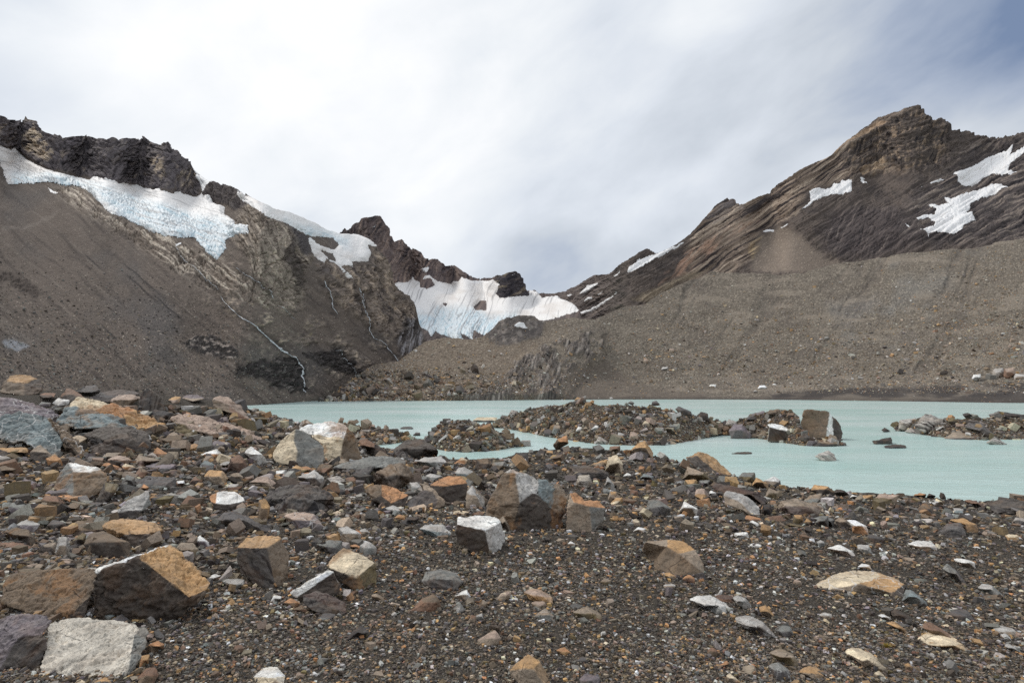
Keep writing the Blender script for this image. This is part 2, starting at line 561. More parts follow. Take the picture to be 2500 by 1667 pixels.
def lm_disp(px, py):
    m = lm_masks(px, py)
    rock = np.clip(m['cliff'] + m['knob'] + m['face'], 0, 1)
    scree = 1 - np.clip(rock + m['spur'] + m['slabs'], 0, 1)
    h = 1.0 * aniso(px, py, -41, 16, 110, 8, 90, 1.0) * scree
    h += 0.7 * fbm2(px / 4, py / 4, 2.0, octaves=2) + 1.6 * fbm2(px / 18, py / 15, 2.5, octaves=3)
    h += 8 * fbm2(px / 130, py / 110, 3.0, octaves=3)
    cr = m['cliff'] + m['knob']
    h += np.clip(cr, 0, 1) * (8.0 * aniso(px, py, 64, 20, 60, 16, 60, 4.0) + 9.0 * fbm2(px / 34, py / 30, 4.5, octaves=5, gain=0.6, ridged=True) + 2.6 * fbm2(px / 8, py / 8, 6.0, octaves=3, ridged=True))
    h += m['face'] * (7.0 * aniso(px, py, -58, 22, 80, 18, 70, 5.0) + 10.0 * fbm2(px / 46, py / 52, 5.5, octaves=5, gain=0.6, ridged=True) + 2.2 * fbm2(px / 8, py / 9, 6.0, octaves=3, ridged=True))
    h += m['spur'] * (5.0 * aniso(px, py, -62, 16, 90, 24, 120, 7.0) + 6.0 * fbm2(px / 40, py / 50, 7.5, octaves=5, gain=0.6, ridged=True) + 1.8 * aniso(px, py, -70, 5, 40, 10, 60, 8.0))
    h += m['slabs'] * (2.6 * np.tanh(4 * aniso(px, py, -36, 9, 90, 8, 60, 9.0)) + 3.5 * fbm2(px / 30, py / 24, 9.5, octaves=4, gain=0.6, ridged=True))
    rk = np.clip(rock + m['spur'] + 0.8 * m['slabs'] + m['wet'], 0, 1)
    h -= rk * (8 * cracks(px, py, 46, 0.07, 12.3, 1.3) + 5 * cracks(px, py, 20, 0.09, 12.6, 0.8))
    crag = region(P_CRAGS, px, py, 40, 30, 50) * sstep(0.0, 0.3, fbm2(px / 50, py / 40, 9.7, octaves=4) + 0.08)
    h += crag * (9 * fbm2(px / 30, py / 24, 9.8, octaves=5, gain=0.6, ridged=True))
    h += np.clip(m['wet'] + m['re'], 0, 1) * (12 * fbm2(px / 26, py / 22, 10.0, octaves=5, gain=0.62, ridged=True) - 4)
    h += m['slump'] * (-3.5 + 5 * fbm2(px / 14, py / 10, 11.0, octaves=4, ridged=True))
    h += m['greyb'] * 7 * fbm2(px / 14, py / 40, 12.0, octaves=4, ridged=True)
    return h


def lm_col(px, py):
    m = lm_masks(px, py)
    C = np.broadcast_to(SCREE, px.shape + (3,)).copy()
    st = aniso(px, py, -41, 15, 120, 12, 80, 20.0, octaves=5, gain=0.65)
    C = blend(C, sstep(-0.1, 0.5, st), SCREE2)
    C = blend(C, sstep(0.1, 0.6, aniso(px, py, -39, 9, 200, 8, 150, 21.0)), lin((98, 90, 82)), 0.5)
    C = blend(C, sstep(0.15, 0.5, fbm2(px / 240, py / 200, 22.0)), lin((74, 70, 68)), 0.7)
    # loose stones too small to model one by one
    sp = fbm2(px / 3.1, py / 2.4, 23.0, octaves=2)
    low = sstep(600, 900, py) * 0.6 + 0.4
    C = blend(C, sstep(0.42, 0.62, sp) * low, lin((146, 136, 124)), 0.75)
    C = blend(C, sstep(0.40, 0.62, -sp) * low, lin((44, 40, 38)), 0.8)
    # outcrops breaking through the scree
    oc = region(P_CRAGS, px, py, 40, 30, 50) * sstep(0.0, 0.3, fbm2(px / 50, py / 40, 9.7, octaves=4) + 0.08)
    ob = fbm2(px / 12, py / 9, 24.5, octaves=4, gain=0.65)
    Co = blend(np.broadcast_to(lin((96, 87, 79)), C.shape).copy(), sstep(0.0, 0.35, ob), lin((134, 121, 106)))
    C = blend(C, oc, blend(Co, sstep(0.05, 0.4, -ob), lin((62, 57, 55))), 0.85)
    # polished slabs with bands
    b = aniso(px, py, -36, 6, 80, 10, 60, 24.0, octaves=5, gain=0.7)
    Cs = blend(np.broadcast_to(lin((98, 88, 79)), C.shape).copy(), sstep(0.0, 0.25, b), lin((140, 131, 119)))
    Cs = blend(Cs, sstep(0.05, 0.5, -b), lin((66, 60, 56)))
    C = blend(C, m['slabs'], Cs, 0.85)
    # face below the hanging ice, streaked
    f = aniso(px, py, -58, 8, 44, 20, 60, 25.0, octaves=5, gain=0.7)
    Cf = blend(np.broadcast_to(lin((96, 86, 78)), C.shape).copy(), sstep(0.0, 0.5, f), lin((130, 116, 102)))
    Cf = blend(Cf, sstep(0.0, 0.45, -f), lin((62, 56, 55)))
    Cf = blend(Cf, sstep(0.1, 0.5, fbm2(px / 60, py / 70, 26.0)), lin((76, 70, 68)), 0.6)
    C = blend(C, m['face'], Cf)
    s = aniso(px, py, -66, 5.5, 70, 26, 110, 27.0, octaves=5, gain=0.7)
    Cp = blend(np.broadcast_to(lin((100, 91, 82)), C.shape).copy(), sstep(0.0, 0.45, s), lin((132, 121, 108)))
    Cp = blend(Cp, sstep(0.0, 0.4, -s), lin((66, 56, 50)))
    C = blend(C, m['spur'], Cp)
    C = blend(C, region(P_DARKFACE, px, py, 8, 10), lin((58, 51, 48)), 0.75)
    C = blend(C, region(P_SPUR2, px, py, 6, 8), lin((62, 58, 60)), 0.8)
    # dark broken cliffs
    k = aniso(px, py, 58, 9, 50, 22, 70, 28.0, octaves=4, gain=0.65)
    Cc = blend(np.broadcast_to(CLIFF, C.shape).copy(), sstep(0.05, 0.5, k), lin((98, 90, 84)))
    Cc = blend(Cc, sstep(0.0, 0.45, -k), lin((52, 48, 51)))
    Cc = blend(Cc, sstep(0.28, 0.55, fbm2(px / 22, py / 28, 29.0, octaves=4)), lin((120, 108, 96)), 0.6)
    blk = region(P_BLOCKS, px, py, 4, 8) * sstep(-0.35, 0.0, aniso(px, py, 20, 7, 16, 3, 30, 30.0)) * sstep(-0.45, 0.0, aniso(px, py, 75, 9, 30, 3, 30, 31.0))
    Cc = blend(Cc, blk, lin((146, 132, 114)), 0.9)
    tb = np.maximum(region(P_TANB, px, py, 4, 7), region(P_TANC, px, py, 4, 8)) * sstep(-0.25, 0.3, aniso(px, py, 60, 5, 60, 10, 60, 32.0))
    Cc = blend(Cc, tb, lin((138, 124, 106)), 0.8)
    C = blend(C, np.maximum(m['cliff'], m['knob']), Cc)
    C = blend(C, region(P_KNOB, px, py, 4, 3), lin((74, 66, 60)), 0.5)
    w = fbm2(px / 16, py / 9, 33.0, octaves=5, gain=0.65)
    Cw = blend(np.broadcast_to(lin((54, 50, 49)), C.shape).copy(), sstep(0.0, 0.4, w), lin((94, 88, 84)))
    C = blend(C, m['wet'], Cw, 0.88)
    C = blend(C, m['re'], blend(Cw, sstep(0.0, 0.4, w), lin((122, 112, 104))), 0.85)
    C = blend(C, m['slump'], lin((58, 50, 46)), 0.6)
    C = blend(C, m['greyb'], blend(Cw, sstep(-0.1, 0.4, aniso(px, py, 80, 5, 40, 8, 40, 34.0)), lin((112, 110, 112))), 0.8)
    C = blend(C, region(P_GREYE, px, py, 4, 6), lin((104, 106, 110)), 0.7)
    C = blend(C, region(Z('A', "20,1010 180,1010 400,930 470,900 420,950 200,1035 20,1040"), px, py, 4, 5), lin((104, 97, 90)), 0.3)
    # moss
    C = blend(C, sstep(0.3, 0.55, fbm2(px / 26, py / 20, 35.0)) * region(Z('B', "0,740 140,740 360,800 520,900 600,1040 480,1080 300,900 40,820"), px, py, 20, 20), lin((106, 101, 72)), 0.4)
    for q in ("630,1090 200,1130", ):
        pass
    g = np.zeros_like(px)
    for gx, gy, L_, wd in ((1000, 300, 520, 7), (1010, 390, 420, 8), (660, 210, 280, 6), (820, 820, 240, 9), (1250, 560, 400, 7)):
        x0, y0 = gx * .2976, 550 + gy * .2976
        dx, dy = px - x0, py - y0
        l = dx * .76 + dy * .65; s_ = -dx * .65 + dy * .76 + 3 * fbm2(px / 30, py / 30, 36.0)
        g = np.maximum(g, np.exp(-(s_ / (wd * .3)) ** 2) * sstep(0, 25, l) * (1 - sstep(L_ * .15, L_ * .32, l)))
    C = blend(C, g, lin((48, 44, 43)), 0.8)
    # rock wetted by the meltwater
    wet = np.zeros_like(px)
    for pl in STREAMS:
        dm = np.full(px.shape, 1e9)
        for (xa, ya), (xb, yb) in zip(pl[:-1], pl[1:]):
            ex, ey = xb - xa, yb - ya
            tt_ = np.clip(((px - xa) * ex + (py - ya) * ey) / (ex * ex + ey * ey), 0, 1)
            dm = np.minimum(dm, np.hypot(px - xa - tt_ * ex, py - ya - tt_ * ey))
        wet = np.maximum(wet, sstep(13, 2, dm + 14 * fbm2(px / 14, py / 14, 37.0, octaves=4)))
    C = blend(C, wet, C * 0.72)
    return punch(C, 1.5, 1.78)


LM = Layer("mountain", MAT_ROCKFACE, lm_base, lm_top, lm_depth, lm_sl, 820, 480, lm_disp, lm_col, jag=(2.4, 9.0), seed=1.0)

# ------------------------------------------------------------------ peak and icefield at the head of the valley
cp_top = Z('B', "380,520 560,440 610,340 625,328 645,343 690,303 705,322 760,272 790,262 805,236 850,232 930,215 945,230 1000,310 1035,400 1085,380 1130,430 1220,470 1250,520 1340,525 1390,570 1450,562 1520,610 1610,655 1715,650 1750,630 1790,635 1840,612 1875,605 1900,620 1940,670 1970,735 2040,757 2140,770 2175,780 2185,800 2230,812 2268,822 2318,860 2330,885 2345,960")
cp_base = [(700, 760), (900, 800), (960, 830), (1060, 870), (1250, 860), (1330, 820), (1430, 790)]
cp_sl = [(900, 560, 62), (880, 640, 60), (960, 640, 60), (1030, 660, 58), (1080, 680, 50), (1250, 700, 60), (1000, 720, 22), (1100, 720, 16), (1180, 740, 15), (1300, 740, 16), (1060, 770, 24), (1130, 800, 30), (1200, 800, 24), (1000, 800, 28), (1300, 790, 18)]


def cp_disp(px, py):
    ice = region(Z('B', "1030,700 1160,640 1300,640 1500,640 1760,690 1770,790 1970,770 2300,800 2300,960 1700,1040 1240,1060 1040,720"), px, py, 6, 2)
    h = (1 - ice) * (6 * aniso(px, py, 66, 14, 60, 16, 80, 41.0) + 3 * aniso(px, py, -50, 8, 50, 12, 60, 42.0) + 1.8 * fbm2(px / 6, py / 6, 43.0, octaves=3, ridged=True))
    h -= (1 - ice) * (6 * cracks(px, py, 34, 0.07, 48.3, 1.6) + 3 * cracks(px, py, 15, 0.09, 48.6))
    return h + ice * 3 * fbm2(px / 60, py / 25, 44.0)


def cp_col(px, py):
    k = aniso(px, py, 64, 7, 60, 26, 80, 45.0, octaves=4, gain=0.65)
    C = blend(np.broadcast_to(lin((88, 77, 74)), px.shape + (3,)).copy(), sstep(0.0, 0.5, k), lin((122, 106, 96)))
    C = blend(C, sstep(0.0, 0.45, -k), lin((54, 49, 52)))
    C = blend(C, sstep(0.15, 0.5, fbm2(px / 30, py / 30, 46.0)), lin((64, 60, 64)), 0.6)
    dome = region(Z('B', "1715,700 1750,630 1870,600 1950,660 1980,770 1900,790 1760,795"), px, py, 3, 3)
    kd = aniso(px, py, 25, 6, 50, 14, 50, 47.0)
    Cd = blend(np.broadcast_to(lin((62, 57, 60)), C.shape).copy(), sstep(0.1, 0.5, kd), lin((112, 102, 88)))
    C = blend(C, dome, blend(Cd, sstep(0.05, 0.4, -kd), lin((42, 40, 46))))
    C = blend(C, sstep(740, 790, py), lin((78, 72, 70)), 0.6)
    return punch(C, 1.35, 1.5)


CP = Layer("mountain", MAT_ROCKFACE, cp_base, cp_top, [(700, 640), (1000, 640), (1430, 600)], cp_sl, 420, 260, cp_disp, cp_col, sigma=50, jag=(2.0, 6.0), seed=2.0)

# ------------------------------------------------------------------ moraine along the far shore
_mx = np.linspace(770, 2720, 80)
_md = np.interp(_mx, [770, 900, 1000, 1150, 1350, 1600, 1850, 2050, 2250, 2500, 2720], [220, 250, 245, 250, 285, 305, 290, 258, 224, 192, 178])
_md = np.convolve(np.pad(_md, 8, mode='edge'), np.full(17, 1 / 17.0), 'valid')
_ma = (_mx - IW / 2) / F
_mt = (-0.5 - CAMZ) / _md
mo_base = np.stack(unray(_ma, _mt), 1)
mo_top = np.concatenate([Z('B', "480,1528 560,1500 640,1435 760,1345 880,1262 1060,1235 1240,1092 1400,1062 1560,1076 1650,1060 1700,1020 1760,955 1880,915 1990,920 2060,955 2110,950 2281,925"),
                         Z('C', "330,935 440,940 650,845 780,830 900,760 1050,690 1200,620 1260,605 1350,615 1600,620 1750,625 1900,622"), Z('D', "400,1468 540,1450 740,1390 1000,1350 1400,1290 1900,1240 2335,1180"), [[2720, 545]]])
mo_depth = np.stack([_mx, _md], 1)


def mo_sl(px, py):
    s = 17 + 6 * sstep(950, 830, py)
    r = 9 + 24 * sstep(955, 900, py)
    w = sstep(1500, 2400, px)
    r = r * (1 - w) + (7 + 26 * sstep(945, 890, py)) * w
    k = sstep(1300, 1520, px)
    s = s * (1 - k) + r * k
    return s + 25 * np.exp(-((px - 1250) / 60) ** 2 - ((py - 795) / 30) ** 2)


P_KNOLL = [(1090, 985), (1105, 962), (1135, 952), (1190, 952), (1235, 922), (1270, 880), (1325, 838), (1385, 808), (1440, 802), (1470, 822), (1478, 850), (1470, 888), (1430, 912), (1395, 945), (1365, 985)]
P_KNROCK = [(1090, 985), (1110, 962), (1190, 956), (1236, 930), (1262, 890), (1318, 850), (1345, 850), (1385, 822), (1440, 818), (1466, 845), (1450, 885), (1405, 900), (1380, 925), (1350, 985)]


def kn_mask(px, py):
    return region(np.array(P_KNOLL, float), px, py, 16, 18, 30), region(np.array(P_KNROCK, float), px, py, 8, 22, 26) * sstep(-0.28, 0.0, fbm2(px / 30, py / 30, 84.0, octaves=4))


def mo_disp(px, py):
    kn, kr = kn_mask(px, py)
    return mo_disp0(px, py) + 13 * kn + kr * (6 * aniso(px, py, 76, 12, 34, 8, 40, 81.0, octaves=4) + 9 * fbm2(px / 30, py / 28, 82.0, octaves=5, gain=0.62, ridged=True) + 3 * fbm2(px / 7, py / 8, 82.5, octaves=3, ridged=True) - 6 * cracks(px, py, 26, 0.09, 82.8, 1.8))


def mo_disp0(px, py):
    hump = region(Z('B', "1660,1060 1760,950 1880,900 2000,910 2080,960 2050,1060 1900,1100 1760,1120"), px, py, 6, 8)
    h = 5 * fbm2(px / 150, py / 60, 71.0, octaves=3) + 0.7 * fbm2(px / 5, py / 3.5, 72.0, octaves=3) + 1.2 * fbm2(px / 22, py / 14, 73.0, octaves=3)
    h -= 6.0 * sstep(0.0, 0.45, aniso(px, py, 54, 50, 200, 30, 120, 74.0, octaves=4)) * sstep(1500, 1750, px) * sstep(950, 900, py) + 2.5 * fbm2(px / 50, py / 26, 74.5, octaves=4)
    h += hump * 6 * fbm2(px / 22, py / 18, 75.0, octaves=4, ridged=True)
    return h


def mo_col(px, py):
    C = np.broadcast_to(lin((96, 88, 78)), px.shape + (3,)).copy()
    C = blend(C, sstep(-0.1, 0.5, fbm2(px / 120, py / 70, 76.0, octaves=4)), lin((86, 78, 70)), 0.8)
    C = blend(C, sstep(0.15, 0.5, fbm2(px / 90, py / 60, 77.0)) * sstep(1900, 2100, px), lin((104, 101, 96)), 0.6)
    C = blend(C, sstep(1400, 1250, px), lin((106, 92, 78)), 0.5)
    C = blend(C, sstep(980, 860, px) , lin((84, 74, 68)), 0.6)
    # grey gullies
    for p, c in (("740,470 960,440 1150,430 1100,520 900,640 760,620", (100, 98, 96)), ("1300,280 1700,230 1800,260 1600,420 1280,520", (106, 104, 100)), ("440,960 560,800 690,670 700,720 600,880 470,1000", (78, 72, 68)), ("1000,800 1200,560 1230,580 1050,800", (80, 74, 70)), ("1240,760 1420,640 1440,800 1300,830", (88, 82, 78))):
        C = blend(C, region(Z('F', p), px, py, 22, 30, 40), lin(c), 0.45)
    sp = fbm2(px / 2.7, py / 2.0, 78.0, octaves=2)
    dens = 0.35 + 0.65 * sstep(700, 900, py)
    C = blend(C, sstep(0.12, 0.5, sp), lin((144, 134, 120)), 0.6)
    C = blend(C, sstep(0.15, 0.5, -sp), lin((58, 51, 45)), 0.7)
    # dark wet beach
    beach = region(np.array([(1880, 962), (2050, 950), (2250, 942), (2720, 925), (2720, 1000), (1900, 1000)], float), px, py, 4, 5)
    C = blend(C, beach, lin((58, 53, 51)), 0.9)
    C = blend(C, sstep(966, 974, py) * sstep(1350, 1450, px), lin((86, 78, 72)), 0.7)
    C = blend(C, region(np.array([(1340, 930), (1480, 880), (1560, 940), (1720, 960), (1720, 990), (1340, 990)], float), px, py, 10, 10), lin((86, 77, 69)), 0.6)
    hump = region(Z('B', "1660,1060 1760,950 1880,900 2000,910 2080,960 2050,1060 1900,1100 1760,1120"), px, py, 5, 8)
    C = blend(C, hump, blend(np.broadcast_to(lin((84, 78, 75)), C.shape).copy(), sstep(0, .3, fbm2(px / 12, py / 14, 79.0, octaves=4)), lin((112, 104, 98))), 0.9)
    C = blend(C, sstep(0.3, 0.6, fbm2(px / 30, py / 16, 80.0)) * region(Z('B', "1580,1250 1700,1240 1900,1180 1800,1280 1600,1330"), px, py, 14, 10), lin((118, 106, 70)), 0.5)
    C = blend(C, sstep(0.0, 0.4, aniso(px, py, 54, 50, 200, 30, 120, 74.0, octaves=4)) * sstep(1500, 1800, px), lin((84, 77, 71)), 0.4)
    C = blend(C, sstep(0.0, 0.35, fbm2(px / 110, py / 24, 79.7, octaves=4)) * sstep(1450, 1700, px), lin((120, 110, 98)), 0.5)
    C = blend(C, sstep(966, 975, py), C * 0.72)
    kn, kr = kn_mask(px, py)
    k = aniso(px, py, 76, 5, 30, 10, 40, 83.0, octaves=5, gain=0.7)
    Ck = blend(np.broadcast_to(lin((90, 83, 78)), C.shape).copy(), sstep(0.02, 0.3, k), lin((132, 124, 116)))
    C = blend(C, kr, blend(Ck, sstep(0.02, 0.3, -k), lin((56, 52, 50))), 0.9)
    return punch(C, 1.25, 1.42)


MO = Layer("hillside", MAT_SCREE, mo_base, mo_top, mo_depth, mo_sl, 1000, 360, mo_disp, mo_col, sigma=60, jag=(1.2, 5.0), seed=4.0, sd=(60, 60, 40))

# ------------------------------------------------------------------ right mountain
rm_top = np.concatenate([Z('C', "0,752 60,768 130,768 240,742 340,690 420,635 520,625 620,555 680,520 720,490 795,455 855,480 900,470 1000,420 1100,345 1190,250 1260,170 1350,108 1400,120 1455,155 1560,95 1650,65 1740,0"),
                         Z('D', "170,830 240,815 330,760 430,690 590,580 690,530 750,515 860,420 1000,300 1150,200 1260,150 1380,125 1480,98 1510,120 1580,225 1600,225 1635,200 1670,215 1740,300 1800,320 1870,293 1920,315 1950,345 2050,360 2120,372 2200,360 2290,320 2335,320"), [[2580, 318], [2700, 300]]])
rm_base = [(1280, 760), (1330, 790), (1400, 815), (1500, 780), (1600, 735), (1700, 700), (1800, 700), (1950, 700), (2080, 680), (2250, 650), (2500, 615), (2700, 590)]
rm_depth = [(1280, 1500), (1330, 1450), (1400, 1250), (1440, 1000)]
for _x in range(1480, 2700, 40):
    _k = int(np.interp(ray(_x, 700.0)[0], MO.a, np.arange(len(MO.a))))
    rm_depth.append((_x, MO.P[MO.nv - 1, _k, 1] * 1.12 + 25))
rm_sl = [(1400, 740, 42), (1500, 690, 44), (1600, 620, 46), (1700, 560, 46), (1800, 520, 48), (1900, 450, 52), (2000, 380, 58), (2150, 330, 66), (2250, 330, 66), (2350, 380, 55), (2450, 400, 46),
         (2030, 480, 42), (2150, 480, 40), (2400, 520, 40), (2300, 560, 44), (2100, 560, 46), (1980, 560, 50), (1890, 630, 33), (1800, 600, 44), (1950, 640, 42), (2200, 620, 50), (2060, 280, 60)]
P_UP = Z('D', "-400,1100 -200,900 300,700 760,470 1050,240 1300,130 1520,120 1600,240 1640,560 1500,640 1300,640 1100,640 1000,640 900,700 800,730 560,800 500,960 350,1060 180,1110 150,1300 0,1440 -400,1600")
P_TANSLOPE = Z('D', "760,505 860,420 1000,310 1150,230 1250,235 1160,280 1020,340 900,420 800,490")
P_FAN = Z('D', "190,1150 360,1090 470,1110 560,1210 700,1330 850,1370 560,1460 300,1470 100,1440 150,1300")
P_FANC = Z('D', "360,1210 430,1230 440,1330 460,1450 260,1460 330,1370")
P_DARKR = Z('D', "1500,1240 1440,1100 1360,1000 1450,800 1700,600 1900,400 2335,350 2600,340 2600,1180 2200,1240")
P_PINK = Z('C', "880,690 1000,540 1150,430 1420,290 1560,250 1420,340 1280,440 1100,600 960,660")
P_TANCLIFF = Z('D', "1000,600 1200,520 1240,600 1080,660 1020,650")
P_TANC2 = Z('D', "100,1200 200,1150 200,1250 130,1340 90,1290")


def rm_angle(px, py):
    return 0


def rm_disp(px, py):
    fan = region(P_FAN, px, py, 10, 10)
    crag = region(Z('D', "900,420 1250,200 1500,110 1650,210 1800,330 2335,340 2335,480 2000,500 1750,620 1550,640 1250,640 900,720"), px, py, 16, 12)
    h = 9 * fbm2(px / 120, py / 110, 51.0, octaves=3)
    bed = np.tanh(3.5 * aniso(px, py, 32, 13, 260, 9, 110, 52.0, octaves=4, gain=0.6))
    h -= (1 - fan) * (2.5 * cracks(px, py, 60, 0.05, 58.3, 0.8) + 1.2 * cracks(px, py, 18, 0.08, 58.6, 1.2))
    h += (1 - fan) * (4.2 * bed + 5.0 * fbm2(px / 60, py / 36, 52.5, octaves=5, gain=0.6, ridged=True) + 1.2 * aniso(px, py, 31, 4.5, 40, 6, 40, 53.0) + 0.9 * fbm2(px / 8, py / 8, 54.0, octaves=3, ridged=True))
    h += crag * (8 * aniso(px, py, 84, 16, 50, 12, 60, 55.0) + 4 * np.tanh(4 * aniso(px, py, 14, 9, 80, 6, 50, 56.0)) + 5 * fbm2(px / 18, py / 18, 57.0, octaves=4, gain=0.6, ridged=True))
    h += fan * 0.9 * fbm2(px / 4, py / 4, 58.0, octaves=2)
    return h


def rm_col(px, py):
    C = np.broadcast_to(lin((84, 75, 69)), px.shape + (3,)).copy()
    C = blend(C, sstep(-0.1, 0.5, fbm2(px / 40, py / 30, 60.0, octaves=5, gain=0.6)), lin((70, 63, 60)))
    # folded beds
    b = aniso(px, py, 33, 6.5, 170, 9, 100, 61.0, octaves=5, gain=0.7)
    up = region(P_UP, px, py, 10, 10)
    Cu = blend(np.broadcast_to(lin((104, 91, 80)), C.shape).copy(), sstep(0.02, 0.3, b), lin((132, 119, 105)))
    Cu = blend(Cu, sstep(0.04, 0.2, -b), lin((58, 51, 50)))
    C = blend(C, up, Cu)
    cr = region(Z('D', "1000,320 1250,200 1500,110 1650,220 1700,400 1650,640 1400,640 1150,560 900,620 850,520"), px, py, 14, 14)
    kk = aniso(px, py, 80, 8, 34, 8, 40, 62.0, octaves=4, gain=0.65)
    kh = aniso(px, py, 14, 5, 60, 8, 50, 63.0, octaves=3)
    Ck = blend(np.broadcast_to(lin((80, 72, 67)), C.shape).copy(), sstep(0.0, 0.5, kk + 0.6 * kh), lin((122, 106, 90)))
    Ck = blend(Ck, sstep(0.05, 0.45, -kk), lin((44, 41, 44)))
    C = blend(C, cr, Ck)
    C = blend(C, region(P_TANSLOPE, px, py, 3, 4), lin((136, 116, 96)), 0.85)
    C = blend(C, region(P_TANCLIFF, px, py, 6, 10) * sstep(-0.3, 0.3, kh), lin((146, 126, 102)), 0.7)
    C = blend(C, region(P_TANC2, px, py, 5, 8) * sstep(-0.3, 0.3, b), lin((152, 132, 98)), 0.7)
    C = blend(C, region(P_PINK, px, py, 10, 14) * sstep(-0.25, 0.35, aniso(px, py, 45, 9, 60, 14, 70, 64.0)), lin((144, 116, 98)), 0.75)
    b2 = aniso(px, py, 27, 7, 130, 14, 110, 65.0, octaves=5, gain=0.7)
    Cd = blend(np.broadcast_to(lin((74, 67, 65)), C.shape).copy(), sstep(0.05, 0.3, b2), lin((108, 98, 90)))
    Cd = blend(Cd, sstep(0.05, 0.3, -b2), lin((48, 44, 46)))
    C = blend(C, region(P_DARKR, px, py, 25, 25), Cd)
    # swirled fold above the moraine
    sw = region(Z('D', "700,1130 800,980 1000,900 1300,950 1500,1100 1500,1240 1100,1330 850,1350 720,1250"), px, py, 20, 16)
    b3 = aniso(px, py, 62, 5, 90, 40, 130, 66.0, octaves=5, gain=0.7)
    Cw = blend(np.broadcast_to(lin((76, 68, 66)), C.shape).copy(), sstep(0.1, 0.5, b3), lin((112, 102, 95)))
    C = blend(C, sw, blend(Cw, sstep(0.0, 0.4, -b3), lin((50, 46, 47))))
    fan = region(P_FAN, px, py, 10, 12)
    sp = fbm2(px / 2.8, py / 2.4, 67.0, octaves=2)
    Cf = blend(np.broadcast_to(lin((96, 86, 77)), C.shape).copy(), sstep(0.25, 0.6, sp), lin((128, 117, 104)))
    C = blend(C, fan, Cf)
    C = blend(C, region(P_FANC, px, py, 40, 20), lin((126, 113, 101)), 0.4)
    # low shoulder towards the ice
    sh = sstep(1560, 1420, px)
    b4 = aniso(px, py, 36, 5, 70, 7, 60, 68.0, octaves=5, gain=0.7)
    Cs = blend(np.broadcast_to(lin((88, 79, 75)), C.shape).copy(), sstep(0.05, 0.5, b4), lin((120, 108, 98)))
    C = blend(C, sh, blend(Cs, sstep(0.05, 0.45, -b4), lin((54, 49, 52))))
    C = blend(C, region(Z('C', "700,800 900,700 1060,620 1200,610 1000,700 800,830"), px, py, 6, 8), lin((118, 106, 88)), 0.6)
    far = region(Z('C', "1130,330 1350,90 1470,160 1260,290 1180,300"), px, py, 5, 5)
    C = blend(C, far, blend(C, sstep(-.2, .3, b2), lin((92, 88, 90))), 0.7)
    return punch(C, 1.4, 1.5)


RM = Layer("mountain", MAT_ROCKFACE, rm_base, rm_top, rm_depth, rm_sl, 900, 420, rm_disp, rm_col, jag=(1.6, 7.0), seed=3.0)

for _l in (LM, CP, RM, MO):
    tag(_l.obj, kind='structure')


# ------------------------------------------------------------------ glaciers and snow
def drape(name, layer, poly, label, cat, thick=3.0, step=1.5, holes=(), edge=9.0, rag=3.5, colour=None, rough=0.0, group=None, seed=0.0, tongue=None):
    poly = np.asarray(poly)
    x0, y0 = poly.min(0) - 4; x1, y1 = poly.max(0) + 4
    xs = np.arange(x0, x1, step); ys = np.arange(y0, y1, step)
    px, py = np.meshgrid(xs, ys)
    n = fbm2(px / 9, py / 9, seed + 91.0, octaves=3, gain=0.6)
    s = sdist(poly, px, py)
    for h in holes:
        s = np.minimum(s, -sdist(h, px, py))
    s = s + rag * n
    a, t = ray(px, py)
    tt = np.interp(a, layer.a, layer.tt)
    over = (t - tt) * F
    keep = (s > 0) & (over < 12) & (a > layer.a[0]) & (a < layer.a[-1])
    P, N = layer.at(px, py)
    mpp = (P[..., 1] / F)
    e = np.clip(s / edge, 0, 1) ** 0.6
    hgt = mpp * (thick * e * (1 + rough * (sstep(-10, 14, sdist(tongue, px, py)) if tongue is not None else 0.3) * fbm2(px / 6, py / 5, seed + 92.0, octaves=4, ridged=True)) - 1.2 * (1 - e))
    P = P + N * hgt[..., None]
    C = colour(px, py, s) if colour is not None else np.broadcast_to(lin((240, 238, 236)), px.shape + (3,))
    lab = np.where(keep, np.arange(1, keep.size + 1).reshape(keep.shape), 0)
    for _ in range(3000):                      # keep one piece: spread the largest number
        l2 = lab.copy()
        l2[1:] = np.maximum(l2[1:], lab[:-1]); l2[:-1] = np.maximum(l2[:-1], lab[1:])
        l2[:, 1:] = np.maximum(l2[:, 1:], l2[:, :-1]); l2[:, :-1] = np.maximum(l2[:, :-1], l2[:, 1:])
        l2[~keep] = 0
        if (l2 == lab).all():
            break
        lab = l2
    u_, c_ = np.unique(lab[keep], return_counts=True)
    keep = lab == u_[c_.argmax()]
    idx = -np.ones(px.shape, int)
    idx[keep] = np.arange(keep.sum())
    q = np.stack([idx[:-1, :-1], idx[1:, :-1], idx[1:, 1:], idx[:-1, 1:]], -1).reshape(-1, 4)
    q = q[(q >= 0).all(1)]
    V = P[keep]
    o = mesh_obj(name, V, q, MAT_ICE, C[keep], origin=V[V[:, 2].argmin()])
    return tag(o, label, cat, group)


